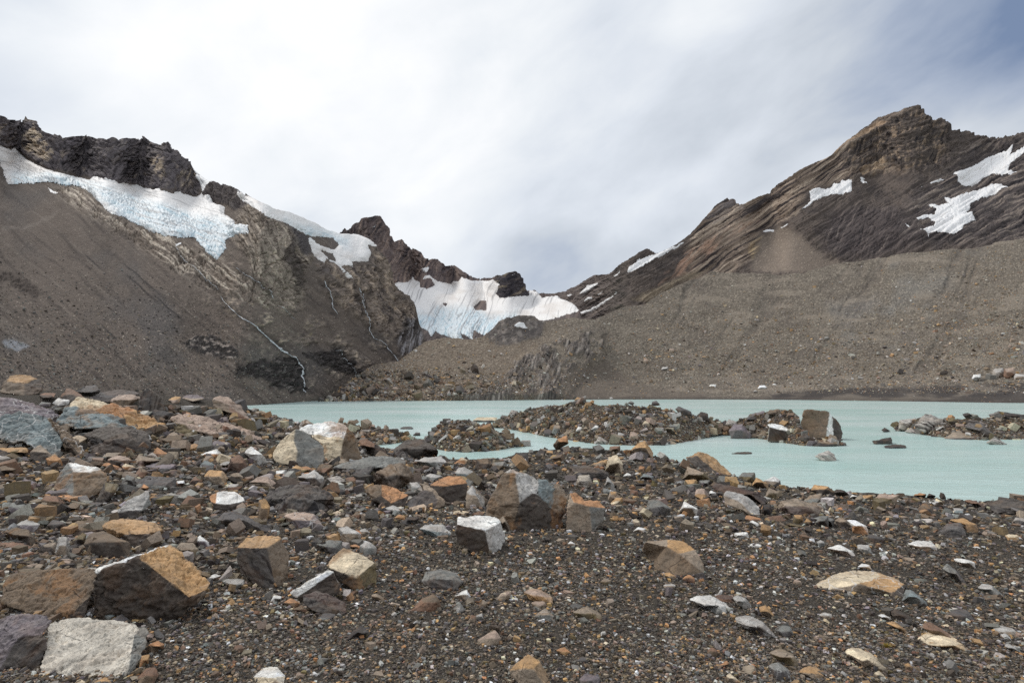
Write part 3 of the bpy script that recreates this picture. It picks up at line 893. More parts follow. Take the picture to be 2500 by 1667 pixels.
def ice_colour(tongue, snowline, ang, dirt=0.5, seed=0.0):
    def f(px, py, s):
        C = np.broadcast_to(lin((238, 234, 230)), px.shape + (3,)).copy()
        C = blend(C, sstep(0.0, 0.4, fbm2(px / 60, py / 26, seed + 1, octaves=4)), lin((218, 210, 203)), 0.8)
        b = region(tongue, px, py, 16, 14, 40, seed)
        cr = aniso(px, py, ang, 5, 34, 14, 50, seed + 2, octaves=4, gain=0.6)
        cr2 = aniso(px, py, ang + 70, 4, 22, 8, 40, seed + 3, octaves=3)
        Cb = blend(np.broadcast_to(lin((222, 232, 236)), C.shape).copy(), sstep(0.0, 0.4, cr), lin((176, 208, 220)))
        Cb = blend(Cb, sstep(0.18, 0.45, cr2), lin((120, 160, 178)), 0.8)
        Cb = blend(Cb, sstep(0.16, 0.36, -cr - 0.3 * cr2), lin((96, 104, 110)), 0.7 * dirt)
        C = blend(C, b, Cb, 0.8)
        dl = aniso(px, py, ang + 4, 4, 90, 10, 80, seed + 4, octaves=3)
        C = blend(C, sstep(0.2, 0.36, dl), lin((150, 148, 148)), 0.75 * dirt)
        return C
    return f


G1 = Z('A', "-400,230 0,355 80,385 105,362 160,410 230,470 330,520 480,575 640,615 740,640 790,605 830,630 1100,680 1260,712 1305,700 1330,725 1400,745 1430,722 1490,750 1600,765 1640,730 1655,760 1720,770 1730,810 1830,840 1825,905 1910,960 1925,1000 2030,1005 2030,1075 1900,1090 1840,1130 1850,1200 1770,1280 1690,1240 1620,1160 1580,1110 1400,1105 1250,1075 1150,1020 1000,950 900,920 850,870 790,810 740,750 650,700 560,690 400,655 300,665 60,665 20,560 -30,470 -400,560")
T1 = Z('A', "100,600 400,590 640,650 800,700 1000,760 1300,850 1560,930 1750,960 1900,1010 2040,1040 1960,1110 1860,1300 1700,1260 1400,1130 1000,980 700,730 400,690 100,690")
drape("glacier", LM, G1, "large white hanging glacier below the dark cliffs, its blue-grey cracked tongue pointing downhill", "glacier", 7, 1.3, colour=ice_colour(T1, 0, -22, 0.8, 110.0), rough=0.5, seed=1, tongue=T1)
drape("snow_patch", LM, Z('A', "1560,500 1600,520 1700,600 1800,660 1720,668 1660,735 1640,725 1625,650 1600,590"), "small snow saddle against the sky between the dark cliff and the rounded rock knob", "snow patch", 2.0, 1.0, rag=1.5, edge=4)
G3 = Z('B', "-50,60 70,90 200,140 330,170 450,230 560,300 650,338 760,345 850,372 905,415 918,446 880,438 848,422 880,482 850,540 735,545 740,580 680,572 655,590 742,672 690,652 640,582 600,545 560,520 545,562 470,495 430,380 440,362 420,355 370,330 290,272 200,240 100,190 0,130 -60,95")
H3 = [Z('B', "440,365 520,370 600,385 645,430 610,455 520,430"), Z('B', "530,465 600,490 625,540 580,525")]
T3 = Z('B', "270,250 400,300 560,350 700,400 690,440 600,390 430,365 330,320")
drape("glacier", LM, G3, "white glacier draped over the saddle left of the pointed peak, with a bare rock window", "glacier", 4, 1.2, holes=H3, colour=ice_colour(T3, 0, -28, 0.3, 120.0), rough=0.3, seed=2, tongue=T3)
G4 = Z('B', "985,600 1030,690 1060,675 1095,685 1130,680 1160,640 1190,670 1215,680 1245,640 1275,630 1330,670 1430,690 1440,675 1480,670 1500,640 1580,668 1680,672 1720,660 1770,690 1750,760 1770,790 1900,775 1970,770 1975,728 2040,750 2060,785 2170,770 2230,790 2316,860 2326,880 2256,905 2106,945 1996,960 1880,960 1760,1000 1700,1060 1650,1050 1590,1020 1580,1080 1500,1045 1525,1088 1420,1065 1320,1030 1290,1058 1240,1010 1180,960 1100,1000 1000,900")
H4 = [Z('B', "1210,680 1250,657 1290,660 1315,700 1260,722 1215,710"), Z('B', "1592,852 1640,810 1672,818 1672,875 1600,872"), Z('B', "1375,830 1400,835 1392,848")]
T4 = Z('B', "1180,900 1300,930 1330,860 1500,860 1600,880 1700,940 1880,890 1900,960 1700,1080 1560,1100 1300,1080 1180,980")
drape("glacier", CP, G4, "broad white valley glacier with a crevassed blue icefall, in the gap between the mountains", "glacier", 4, 1.1, holes=H4, colour=ice_colour(T4, 0, 62, 1.0, 130.0), rough=0.8, seed=3, tongue=T4)
SNOW = [
    (CP, 'B', "1208,580 1270,570 1280,606 1250,614", "small snow patch high on the serrated brown ridge above the valley glacier"),
    (CP, 'B', "1172,548 1196,548 1200,563", "tiny snow speck highest on the serrated brown ridge"),
    (CP, 'B', "1845,632 1880,610 1886,615 1860,634", "thin snow streak on top of the dark dome rock"),
    (CP, 'B', "870,300 905,280 910,284 885,305", "thin snow streak just under the pointed peak's summit"),
    (MO, 'B', "1842,990 1900,962 1930,965 1960,1005 2010,1022 1900,1000", "snow patch on the dark rock hump under the glacier's lip"),
    (RM, 'C', "645,622 690,560 740,520 860,485 930,450 1000,430 1088,384 1060,412 990,455 900,505 800,562 760,584", "long snow slope along the ridge crest at the foot of the right-hand skyline"),
    (RM, 'C', "330,768 390,700 440,690 480,673 445,718 380,762", "snow strip on the dark low ridge beside the valley glacier, upper of two"),
    (RM, 'C', "228,775 300,760 272,788", "small snow patch at the glacier end of the dark low ridge"),
    (RM, 'C', "372,822 402,783 437,783 430,802", "squarish snow patch below the dark low ridge"),
    (RM, 'C', "308,918 350,880 400,870 480,820 595,742 560,785 480,845 400,895", "long tapering snow tongue in the gully right of the valley glacier"),
    (RM, 'C', "543,652 588,615 630,583 592,632", "narrow snow gully under the skyline of the low ridge"),
    (RM, 'C', "452,778 510,730 522,724 470,775", "thin slanting snow line beneath the low dark ridge"),
    (RM, 'D', "508,962 590,870 580,800 640,775 760,765 780,730 830,745 850,708 932,706 937,795 900,815 720,835 620,880 560,930", "bright snowfield with a long tail, left of the striped dark slope under the tall peak"),
    (RM, 'D', "985,682 1052,684 1030,700 1070,743 1020,726", "little forked snow patch just right of the tailed snowfield"),
    (RM, 'D', "1755,635 1900,590 2050,510 2255,438 2225,492 2337,432 2420,400 2400,450 2230,570 2210,620 2292,657 2210,672 2060,660 2000,690 1960,730 1870,747 1800,710", "largest snowfield on the right-hand mountain, the upper one below the notched ridge"),
    (RM, 'D', "1558,727 1650,690 1718,678 1640,717 1580,734", "slim snow sliver left of the upper snowfield"),
    (RM, 'D', "1483,752 1545,742 1502,760", "tiny snow sliver below the slim one by the upper snowfield"),
    (RM, 'D', "1435,1027 1480,1000 1600,990 1610,950 1548,893 1640,900 1720,890 1672,823 1740,840 1900,800 2100,740 2210,768 2100,822 1900,902 1890,952 1850,985 1900,980 1947,1030 1850,1072 1830,1122 1760,1147 1640,1132 1540,1142 1472,1104 1590,1095 1600,1060 1550,1025 1470,1042", "ragged snowfield with a torn lower edge above the moraine crest"),
    (RM, 'D', "1355,1066 1422,1088 1390,1097", "tiny snow dash at the left tip of the ragged snowfield"),
    (RM, 'D', "186,1120 240,1103 307,1115 300,1132 230,1132", "small snow patch at the head of the tan debris fan"),
    (RM, 'D', "353,1092 400,1070 422,1046 410,1082 370,1100", "small hooked snow patch right above the tan debris fan"),
    (RM, 'D', "1532,1168 1557,1153 1558,1187", "tiny snow spot hanging under the ragged snowfield"),
    (LM, 'A', "1425,1150 1480,1140 1476,1160 1430,1170", "small ice scrap lying below the large glacier's front edge"),
    (LM, 'A', "385,690 430,715 480,740 455,757 410,735", "small bluish ice scrap under the large glacier's left end"),
]
for lay, zn, pts, lab in SNOW:
    pp = Z(zn, pts)
    sz = np.ptp(pp, 0).max()
    drape("snow_patch", lay, pp, lab, "snow patch", 1.6, 0.9 if sz < 60 else 1.1, rag=1.0 + min(2.5, sz / 60), edge=4.0, group="snow patches on the mountains", seed=sz,
          colour=lambda px, py, s: blend(np.broadcast_to(lin((240, 238, 236)), px.shape + (3,)).copy(), sstep(0.25, 0.55, aniso(px, py, 30, 4, 60, 6, 50, 140.0)), lin((206, 200, 196)), 0.7))


# ------------------------------------------------------------------ meltwater streams
def stream(pts, width, label, layer=LM, broken=0.0, seed=0.0, off=1.6):
    p = np.asarray(pts)
    l = np.concatenate([[0], np.cumsum(np.linalg.norm(np.diff(p, axis=0), axis=1))])
    u = np.arange(0, l[-1], 1.2)
    x = np.interp(u, l, p[:, 0]); y = np.interp(u, l, p[:, 1])
    x = x + 2.2 * fbm2(u / 14, u * 0, seed, octaves=4, gain=0.6); y = y + 1.2 * fbm2(u / 11, u * 0, seed + 3, octaves=3)
    tx, ty = np.gradient(x), np.gradient(y)
    ln = np.hypot(tx, ty) + 1e-9
    w = width * (0.55 + 0.55 * np.abs(fbm2(u / 9, u * 0, seed + 6, octaves=3)) * 2)
    if broken:
        w = w * sstep(-broken, 0.25, fbm2(u / 16, u * 0, seed + 8, octaves=3) + 0.2)
    w = np.maximum(w * (0.42 + 0.4 * sstep(830, 900, y)) * sstep(-0.45, 0.1, fbm2(u / 20, u * 0, seed + 8.5, octaves=3)), 0.05)
    rows = []
    for k in (-0.5, -0.17, 0.17, 0.5):
        X, Y = x - ty / ln * w * k, y + tx / ln * w * k
        P, N = layer.at(X, Y)
        rows.append(P + N * (P[:, 1:2] / F) * (off if abs(k) < 0.3 else off * 0.45))
    V = np.stack(rows, 1).reshape(-1, 3)
    i = np.arange(len(u) - 1)[:, None] * 4
    q = np.concatenate([i + [[k, k + 1, k + 5, k + 4]] for k in range(3)], 0)
    C = np.broadcast_to(lin((206, 208, 210)), (len(V), 3)).copy()
    C = blend(C, sstep(0.0, 0.4, fbm2(V[:, 2] / 1.5, V[:, 0] / 1.5, seed, octaves=3)), lin((140, 140, 142)), 0.8)
    return tag(mesh_obj("waterfall", V, q, MAT_ICE, C, origin=V[V[:, 2].argmin()]), label, "waterfall", "meltwater streams on the left mountain")


stream(Z('E', "1815,590 1850,640 1930,720 2000,770 2100,840 2200,920 2260,970 2300,1020 2352,1050").tolist() + Z('B', "70,1000 200,1100 270,1170 350,1225 385,1270 395,1350 402,1420 415,1450").tolist(), 4.2, "white stream running down the scree and dropping over the dark wet cliff by the lake", seed=1.0)
stream(Z('E', "1440,190 1520,290 1600,370 1680,450 1800,540"), 2.2, "faint broken trickle starting under the large glacier's front", broken=0.15, seed=2.0)
stream(Z('B', "540,680 560,730 590,800 600,860 635,912"), 3.0, "short thin waterfall alone on the brown face under the saddle glacier", seed=3.0)
stream(Z('B', "770,730 800,800 825,870 840,950 860,1020 890,1070 940,1095 980,1140 1030,1200 1055,1242"), 3.8, "long waterfall down the rock face between saddle glacier and the debris hill", seed=4.0)
stream(Z('B', "800,770 815,830 835,900"), 3.4, "side thread of white water beside the long waterfall's top", broken=0.1, seed=5.0)
stream(Z('B', "640,1150 700,1210 740,1270 768,1345"), 2.8, "lowest cascade over dark rock beside the lake's far corner", broken=0.1, seed=6.0)
stream(Z('B', "-60,590 0,632 80,690 150,750 190,800"), 2.8, "pale trickle crossing the smooth slabs below the glacier's pointed tongue", broken=0.05, seed=7.0)
stream(Z('B', "230,850 290,895 345,940"), 2.0, "faint short trickle on the pale slabs above the dark wet cliff", broken=0.1, seed=8.0)

# ------------------------------------------------------------------ lake and valley floor
lake = mesh_obj("lake", [(-700, -60, 0), (700, -60, 0), (700, 900, 0), (-700, 900, 0)], [(0, 1, 2, 3)], MAT_WATER)
tag(lake, kind='structure')
terr = mesh_obj("terrain", [(-6000, -6000, -6), (6000, -6000, -6), (6000, 9000, -6), (-6000, 9000, -6)], [(0, 1, 2, 3)], MAT_SCREE, np.tile(lin((90, 82, 74)), (4, 1)))
tag(terr, kind='structure')

# ------------------------------------------------------------------ near shore: heights from a thin-plate surface through levelled points
def cp_(px, py, D=None, z=None):
    a, t = ray(px, py)
    if D is None:
        D = (z - CAMZ) / t
    return (a * D, D, CAMZ + t * D)


ctrl = [cp_(*p) for p in [(0, 1667, 3.05), (650, 1667, 3.1), (1250, 1667, 3.15), (1900, 1667, 3.2), (2500, 1667, 3.2), (-700, 1667, 3.0), (3200, 1667, 3.2),
                          (0, 1450, 4.3), (600, 1450, 4.6), (1250, 1450, 4.9), (1900, 1450, 5.0), (2450, 1450, 5.0), (-500, 1450, 4.3),
                          (100, 1300, 6.4), (700, 1300, 6.8), (1250, 1300, 7.5), (1700, 1300, 7.8), (2300, 1300, 8.0), (2900, 1300, 8.0),
                          (100, 1130, 11.5), (400, 1130, 12.0), (750, 1130, 14.0), (1000, 1150, 16.0), (1250, 1160, 17.0), (1500, 1160, 17.5), (1700, 1190, 16.5), (2000, 1232, 15.0), (2350, 1262, 14.0),
                          (119, 960, 20), (0, 952, 20), (-300, 950, 18), (-900, 960, 16), (417, 978, 20), (506, 978, 22), (619, 1004, 25), (700, 1028, 29), (500, 1040, 17), (250, 1050, 15), (20, 1040, 14),
                          (1306, 1100, 27), (1400, 1092, 27), (1500, 1100, 27), (1600, 1112, 27), (1650, 1128, 27), (1150, 1138, 27)]]
for px_, py_ in ((860, 1100), (1068, 1120), (1200, 1128), (1292, 1124), (1785, 1156), (1907, 1191), (2040, 1200), (2176, 1206), (2380, 1225), (2500, 1223), (2900, 1228), (3600, 1232)):
    ctrl.append(cp_(px_, py_, None, 0.0))
    x, y, z = ctrl[-1]
    ctrl.append((x * 1.12, y * 1.12 + 0.5, -0.6))
    ctrl.append((x * 1.7, y * 1.7 + 0.5, -2.2))
ctrl += [(-9, 46, -0.3), (-16, 46, 0.0), (-25, 44, 0.3), (1.5, 34.5, -0.5), (9, 34, -0.6), (-3, -4, 2.45), (3, -4, 2.4), (-9, -6, 2.5), (9, -6, 2.3), (-30, 20, 3.6), (-24, 5, 2.9), (20, 3, 2.0), (0, -30, 2.4), (-30, -25, 2.6), (30, -25, 2.2),
         (-40, 60, -2.5), (-8, 66, -3), (20, 66, -3), (50, 40, -3), (-60, 30, 2.0)]
ctrl = np.array(ctrl)


def _tps(r2):
    return 0.5 * r2 * np.log(r2 + 1e-9)


_n = len(ctrl)
_K = _tps(((ctrl[:, None, :2] - ctrl[None, :, :2]) ** 2).sum(-1)) + np.eye(_n) * 1.5
_A = np.zeros((_n + 3, _n + 3)); _A[:_n, :_n] = _K
_A[:_n, _n:] = np.concatenate([np.ones((_n, 1)), ctrl[:, :2]], 1); _A[_n:, :_n] = _A[:_n, _n:].T
_W = np.linalg.solve(_A, np.concatenate([ctrl[:, 2], np.zeros(3)]))


def ground_z(x, y):
    x, y = np.broadcast_arrays(np.asarray(x, float), np.asarray(y, float))
    sh = x.shape; x, y = x.ravel(), y.ravel()
    z = _W[_n] + _W[_n + 1] * x + _W[_n + 2] * y
    for k in range(_n):
        z = z + _W[k] * _tps((x - ctrl[k, 0]) ** 2 + (y - ctrl[k, 1]) ** 2)
    r = np.hypot(x, y)
    amp = 0.025 + 0.10 * sstep(5, 22, r)
    z = z + amp * fbm2(x * 0.8, y * 0.8, 200.0, octaves=3) + 0.3 * amp * fbm2(x * 3.5, y * 3.5, 201.0, octaves=3)
    return np.clip(z, -4, 5).reshape(sh)


def ground_hit(px, py, step=1.025):
    """where the line of sight through a picture point meets the near shore"""
    a, t = ray(np.atleast_1d(px), np.atleast_1d(py))
    D = np.full(a.shape, 1.4); out = np.full(a.shape, np.nan)
    prev = D.copy()
    for _ in range(170):
        hit = np.isnan(out) & (CAMZ + t * D < ground_z(a * D, D))
        if hit.any():
            lo, hi = prev[hit], D[hit]
            for _b in range(12):
                m = (lo + hi) / 2
                below = CAMZ + t[hit] * m < ground_z(a[hit] * m, m)
                hi = np.where(below, m, hi); lo = np.where(below, lo, m)
            out[hit] = hi
        if not np.isnan(out).any():
            break
        prev = D
        D = D * step
    return out


_fx = np.arange(-420, 2921, 10.0); _fy = np.arange(985, 1781, 5.0)
_fd = ground_hit(*[g.ravel() for g in np.meshgrid(_fx, _fy)], 1.035).reshape(len(_fy), len(_fx))


def quick_hit(px, py):
    """ground_hit read from a table"""
    i = np.clip((px - _fx[0]) / 10.0, 0, len(_fx) - 1.01); j = np.clip((py - _fy[0]) / 5.0, 0, len(_fy) - 1.01)
    a, b = i.astype(int), j.astype(int)
    u, w = i - a, j - b
    L = np.log(_fd)
    return np.exp((L[b, a] * (1 - u) + L[b, a + 1] * u) * (1 - w) + (L[b + 1, a] * (1 - u) + L[b + 1, a + 1] * u) * w)


nth, nr = 900, 330
th = np.concatenate([np.linspace(-math.pi, -1.0, 90, endpoint=False), np.linspace(-1.0, 1.0, nth, endpoint=False), np.linspace(1.0, math.pi, 91)])
rr = np.concatenate([[0.0], np.geomspace(0.8, 75.0, nr)])
TH, RR = np.meshgrid(th, rr)
gx, gy = RR * np.sin(TH), RR * np.cos(TH)
gz = ground_z(gx, gy)
gz = gz + np.minimum(0.012, 0.002 * RR) * fbm2(gx * 14, gy * 14, 202.0, octaves=2)
gz = np.where(RR > 70, -4.5, gz)
idx = np.arange(gx.size).reshape(gx.shape)
q = np.stack([idx[:-1, :-1], idx[1:, :-1], idx[1:, 1:], idx[:-1, 1:]], -1).reshape(-1, 4)


def gravel_mat():
    m, t = new_mat("gravel_ground")
    co = t.n('ShaderNodeTexCoord').outputs['Object']
    v1 = t.n('ShaderNodeTexVoronoi', feature='F1', ins={'Vector': co, 'Scale': 85.0})
    v2 = t.n('ShaderNodeTexVoronoi', feature='F1', ins={'Vector': co, 'Scale': 230.0})
    s1 = t.n('ShaderNodeSeparateColor', ins={0: v1.outputs['Color']}).outputs[0]
    s2 = t.n('ShaderNodeSeparateColor', ins={0: v2.outputs['Color']}).outputs[1]
    st = [(0.0, lin((60, 56, 52))), (0.3, lin((92, 85, 76))), (0.55, lin((116, 106, 93))), (0.75, lin((126, 120, 111))), (0.9, lin((150, 130, 104))), (0.98, lin((200, 192, 180)))]
    c1 = t.ramp(s1, st); c2 = t.ramp(s2, st)
    n = t.noise(co, 1.3, 4.0, 0.6)
    c = t.mix(0.5, c1, c2)
    c = t.mix(t.math('MULTIPLY', n, 0.6), c, tuple(lin((96, 85, 73))) + (1,))
    wetz = t.n('ShaderNodeSeparateXYZ', ins={0: co}).outputs[2]
    wet = t.ramp(t.math('ADD', wetz, t.math('MULTIPLY', n, 0.16)), [(0.12, 1.0), (0.24, 0.0)])
    c = t.mix(t.math('MULTIPLY', wet, 0.6), c, tuple(lin((40, 36, 33))) + (1,))
    gap = t.math('MULTIPLY', v1.outputs['Distance'], 26.0, clamp=True)
    h = t.math('ADD', t.math('MULTIPLY', v1.outputs['Distance'], -1.0), t.math('MULTIPLY', v2.outputs['Distance'], -0.5))
    b = t.n('ShaderNodeBump', ins={'Height': h, 'Strength': 0.9, 'Distance': 0.6})
    p = t.n('ShaderNodeBsdfPrincipled', ins={'Base Color': c, 'Roughness': 0.9, 'Normal': b.outputs[0], 'Specular IOR Level': 0.3})
    t.n('ShaderNodeOutputMaterial', ins={0: p.outputs[0]})
    return m


MAT_GRAVEL = gravel_mat()
ground = tag(mesh_obj("ground", np.stack([gx, gy, gz], -1).reshape(-1, 3), q, MAT_GRAVEL), kind='structure')


# ------------------------------------------------------------------ stone material
def stone_mat(name, fine=True):
    m, t = new_mat(name)
    c = attr(t, 'Col')
    if not fine:
        rp = t.n('ShaderNodeTexCoord').outputs['Object']
        n1 = t.noise(rp, 45.0, 5.0, 0.7)
        n0 = t.noise(rp, 7.0, 5.0, 0.65, 0.6)
        f = t.math('ADD', t.math('MULTIPLY', n1, 1.3), 0.36)
        f = t.math('MULTIPLY', f, t.math('ADD', t.math('MULTIPLY', n0, 1.2), 0.4))
        g = t.n('ShaderNodeCombineColor', ins={0: f, 1: f, 2: f}).outputs[0]
        col = t.mix(1.0, c, g, 'MULTIPLY')
        wth = t.ramp(t.noise(rp, 9.0, 6.0, 0.7, 0.8), [(0.48, 0.0), (0.58, 1.0)])
        col = t.mix(t.math('MULTIPLY', wth, 0.45), col, t.mix(n1, tuple(lin((66, 60, 54))) + (1,), tuple(lin((124, 112, 98))) + (1,)))
        b = t.n('ShaderNodeBump', ins={'Height': t.math('ADD', n1, t.math('MULTIPLY', n0, 1.5)), 'Strength': 0.6, 'Distance': 0.02})
        p = t.n('ShaderNodeBsdfPrincipled', ins={'Base Color': col, 'Roughness': 0.8, 'Specular IOR Level': 0.35, 'Normal': b.outputs[0]})
        t.n('ShaderNodeOutputMaterial', ins={0: p.outputs[0]})
        return m
    rp = t.n('ShaderNodeAttribute', attribute_name='rp').outputs['Vector']
    st = t.n('ShaderNodeAttribute', attribute_name='strat').outputs['Fac']
    fx = t.n('ShaderNodeSeparateColor', ins={0: attr(t, 'Fx')})
    band, rust, vein = fx.outputs
    n1 = t.noise(rp, 3.0, 6.0, 0.62)
    n2 = t.noise(rp, 16.0, 6.0, 0.7)
    n3 = t.noise(rp, 1.7, 4.0, 0.6, 0.6)
    n4 = t.noise(rp, 60.0, 3.0, 0.7)
    ws = t.math('ADD', st, t.math('MULTIPLY', n1, 0.3))
    bn = t.noise(None, 11.0, 3.0, 0.6, dim='1D', w=ws)
    bl = t.ramp(bn, [(0.40, 0.0), (0.52, 1.0)])
    f = t.math('ADD', t.math('MULTIPLY', t.math('SUBTRACT', n1, 0.5), 1.1), 1.12)
    f = t.math('ADD', f, t.math('MULTIPLY', t.math('SUBTRACT', n2, 0.5), 1.3))
    f = t.math('ADD', f, t.math('MULTIPLY', t.math('SUBTRACT', n4, 0.5), 0.7))
    f = t.math('ADD', f, t.math('MULTIPLY', t.math('SUBTRACT', bn, 0.5), 0.4))
    f = t.math('MAXIMUM', f, 0.25)
    g = t.n('ShaderNodeCombineColor', ins={0: f, 1: f, 2: f}).outputs[0]
    col = t.mix(1.0, c, g, 'MULTIPLY')
    # bedding: pale and dark beds
    bcol = t.mix(bl, tuple(lin((58, 52, 50))) + (1,), tuple(lin((190, 182, 172))) + (1,))
    col = t.mix(t.math('MULTIPLY', band, 0.85), col, bcol)
    rs = t.ramp(n3, [(0.50, 0.0), (0.60, 1.0)])
    rcol = t.mix(n2, tuple(lin((116, 84, 56))) + (1,), tuple(lin((178, 130, 82))) + (1,))
    col = t.mix(t.math('MULTIPLY', t.math('MULTIPLY', rs, rust), 0.85), col, rcol)
    n5 = t.noise(rp, 2.6, 6.0, 0.68, 0.9)
    wth = t.ramp(n5, [(0.47, 0.0), (0.56, 1.0)])
    col = t.mix(t.math('MULTIPLY', wth, 0.24), col, t.mix(n2, tuple(lin((84, 78, 72))) + (1,), tuple(lin((126, 118, 106))) + (1,)))
    spk = t.ramp(t.noise(rp, 34.0, 2.0, 0.6), [(0.60, 0.0), (0.66, 1.0)])
    col = t.mix(t.math('MULTIPLY', spk, 0.55), col, tuple(lin((52, 47, 43))) + (1,))
    vo = t.n('ShaderNodeTexVoronoi', feature='DISTANCE_TO_EDGE', ins={'Vector': t.vmath('ADD', rp, t.vmath('SCALE', t.n('ShaderNodeTexNoise', ins={'Vector': rp, 'Scale': 3.0}).outputs['Color'], None)), 'Scale': 2.2})
    cr = t.ramp(vo.outputs[0], [(0.004, 1.0), (0.02, 0.0)])
    col = t.mix(t.math('MULTIPLY', t.math('MULTIPLY', cr, vein), 0.9), col, tuple(lin((214, 210, 204))) + (1,))
    # dark joints
    vo2 = t.n('ShaderNodeTexVoronoi', feature='DISTANCE_TO_EDGE', ins={'Vector': t.n('ShaderNodeMapping', ins={'Vector': rp, 'Scale': (1.0, 1.0, 2.2)}).outputs[0], 'Scale': 1.3})
    jn = t.ramp(vo2.outputs[0], [(0.003, 1.0), (0.016, 0.0)])
    jn = t.math('MULTIPLY', jn, t.ramp(n1, [(0.45, 0.0), (0.58, 1.0)]))
    col = t.mix(t.math('MULTIPLY', jn, 0.7), col, tuple(lin((40, 34, 30))) + (1,))
    h = t.math('ADD', t.math('MULTIPLY', n2, 0.6), t.math('MULTIPLY', n4, 0.25))
    h = t.math('ADD', h, t.math('MULTIPLY', bn, 0.5))
    h = t.math('SUBTRACT', h, t.math('MULTIPLY', jn, 0.5))
    b = t.n('ShaderNodeBump', ins={'Height': h, 'Strength': 0.55, 'Distance': 0.03})
    p = t.n('ShaderNodeBsdfPrincipled', ins={'Base Color': col, 'Roughness': 0.78, 'Normal': b.outputs[0], 'Specular IOR Level': 0.35})
    t.n('ShaderNodeOutputMaterial', ins={0: p.outputs[0]})
    return m


def _scale_fix(nt):
    for nd in nt.nodes:
        if nd.type == 'VECT_MATH' and nd.operation == 'SCALE':
            nd.inputs['Scale'].default_value = 0.25


MAT_STONE = stone_mat("boulder_stone"); _scale_fix(MAT_STONE.node_tree)
MAT_SMALL = stone_mat("loose_stone", False)

PAL = {'c': (212, 203, 188), 'K': (46, 43, 45), 'D': (60, 50, 43), 'B': (114, 96, 77), 'T': (186, 147, 101), 'O': (186, 136, 94), 'R': (130, 98, 78), 'G': (124, 124, 119), 'g': (88, 84, 83), 'L': (182, 178, 172),  # D: dark brown rock, deepened so front faces carry shade in their colour
       'W': (240, 237, 230), 'C': (220, 202, 172), 'P': (124, 114, 118), 'M': (84, 66, 60), 'S': (124, 134, 134), 'Y': (112, 98, 68), 'N': (170, 148, 132), 'V': (150, 134, 116), 'k': (58, 52, 50)}
PALN = {k: lin(v) for k, v in PAL.items()}

# ------------------------------------------------------------------ islands of rubble
def isl_disp(px, py):
    return 2.2 * fbm2(px / 16, py / 9, 210.0, octaves=4)


def isl_col(px, py):
    C = np.broadcast_to(lin((86, 76, 66)), px.shape + (3,)).copy()
    C = blend(C, sstep(0.2, 0.5, fbm2(px / 3, py / 2, 211.0, octaves=2)), lin((120, 106, 92)), 0.6)
    return blend(C, sstep(0.15, 0.5, -fbm2(px / 4, py / 3, 212.0, octaves=2)), lin((50, 44, 40)), 0.8)


ISL = {}


def island(key, top, base, slope, n=260, m=60):
    base = np.asarray(base); top = np.asarray(top)
    dep = [(x, water_depth(x, y, -0.12)) for x, y in base]
    L = Layer("island", MAT_SCREE, base, top, dep, [(top[:, 0].mean(), top[:, 1].mean(), slope)], n, m, isl_disp, isl_col, jag=(3.0, 14.0), back=12, seed=7.0 + len(ISL), drop=0.55)
    tag(L.obj, kind='structure')
    ISL[key] = L
    return L


island('big', Z('J', "610,250 660,215 720,185 800,160 900,135 980,125 1100,110 1160,95 1210,78 1300,95 1370,118 1480,112 1600,120 1700,132 1800,140 1900,160 2000,180 2100,200 2200,225 2300,262 2330,310"),
       Z('J', "600,255 680,290 780,318 900,338 1000,352 1100,372 1200,400 1400,415 1600,418 1750,416 1900,418 2000,405 2080,380 2150,350 2170,325 2300,322 2340,318"), 27)
island('left', Z('J', "70,395 150,320 200,265 260,225 330,225 400,218 470,240 540,265 600,290 700,330 760,365 800,400 830,415"),
       Z('J', "60,400 120,430 210,450 300,462 420,464 540,462 660,450 740,432 800,412 840,418"), 34)
island('spit', Z('I', "1120,290 1150,275 1200,280 1260,300 1330,320 1400,330 1460,325 1540,335 1620,360 1680,385 1730,410"), Z('I', "1100,440 1200,460 1300,470 1420,480 1500,470 1600,460 1690,440 1740,412"), 26, 160, 40)
island('slab', Z('K', "200,260 280,235 360,205 430,195 520,160 600,150 680,155 730,190 760,300 800,345 860,365 960,372 1020,378 1060,395"), Z('K', "195,330 260,350 420,360 500,372 575,395 620,412 700,420 820,418 940,424 1030,412 1070,400"), 30, 200, 50)
island('striped', Z('K', "1430,265 1480,240 1580,215 1650,190 1750,225 1850,215 1920,215 2000,205 2080,210 2160,190 2352,205 2500,215 2700,240"), Z('K', "1425,290 1480,325 1600,345 1750,355 1850,378 2000,380 2130,372 2250,368 2352,372 2500,372 2700,368"), 24, 260, 50)

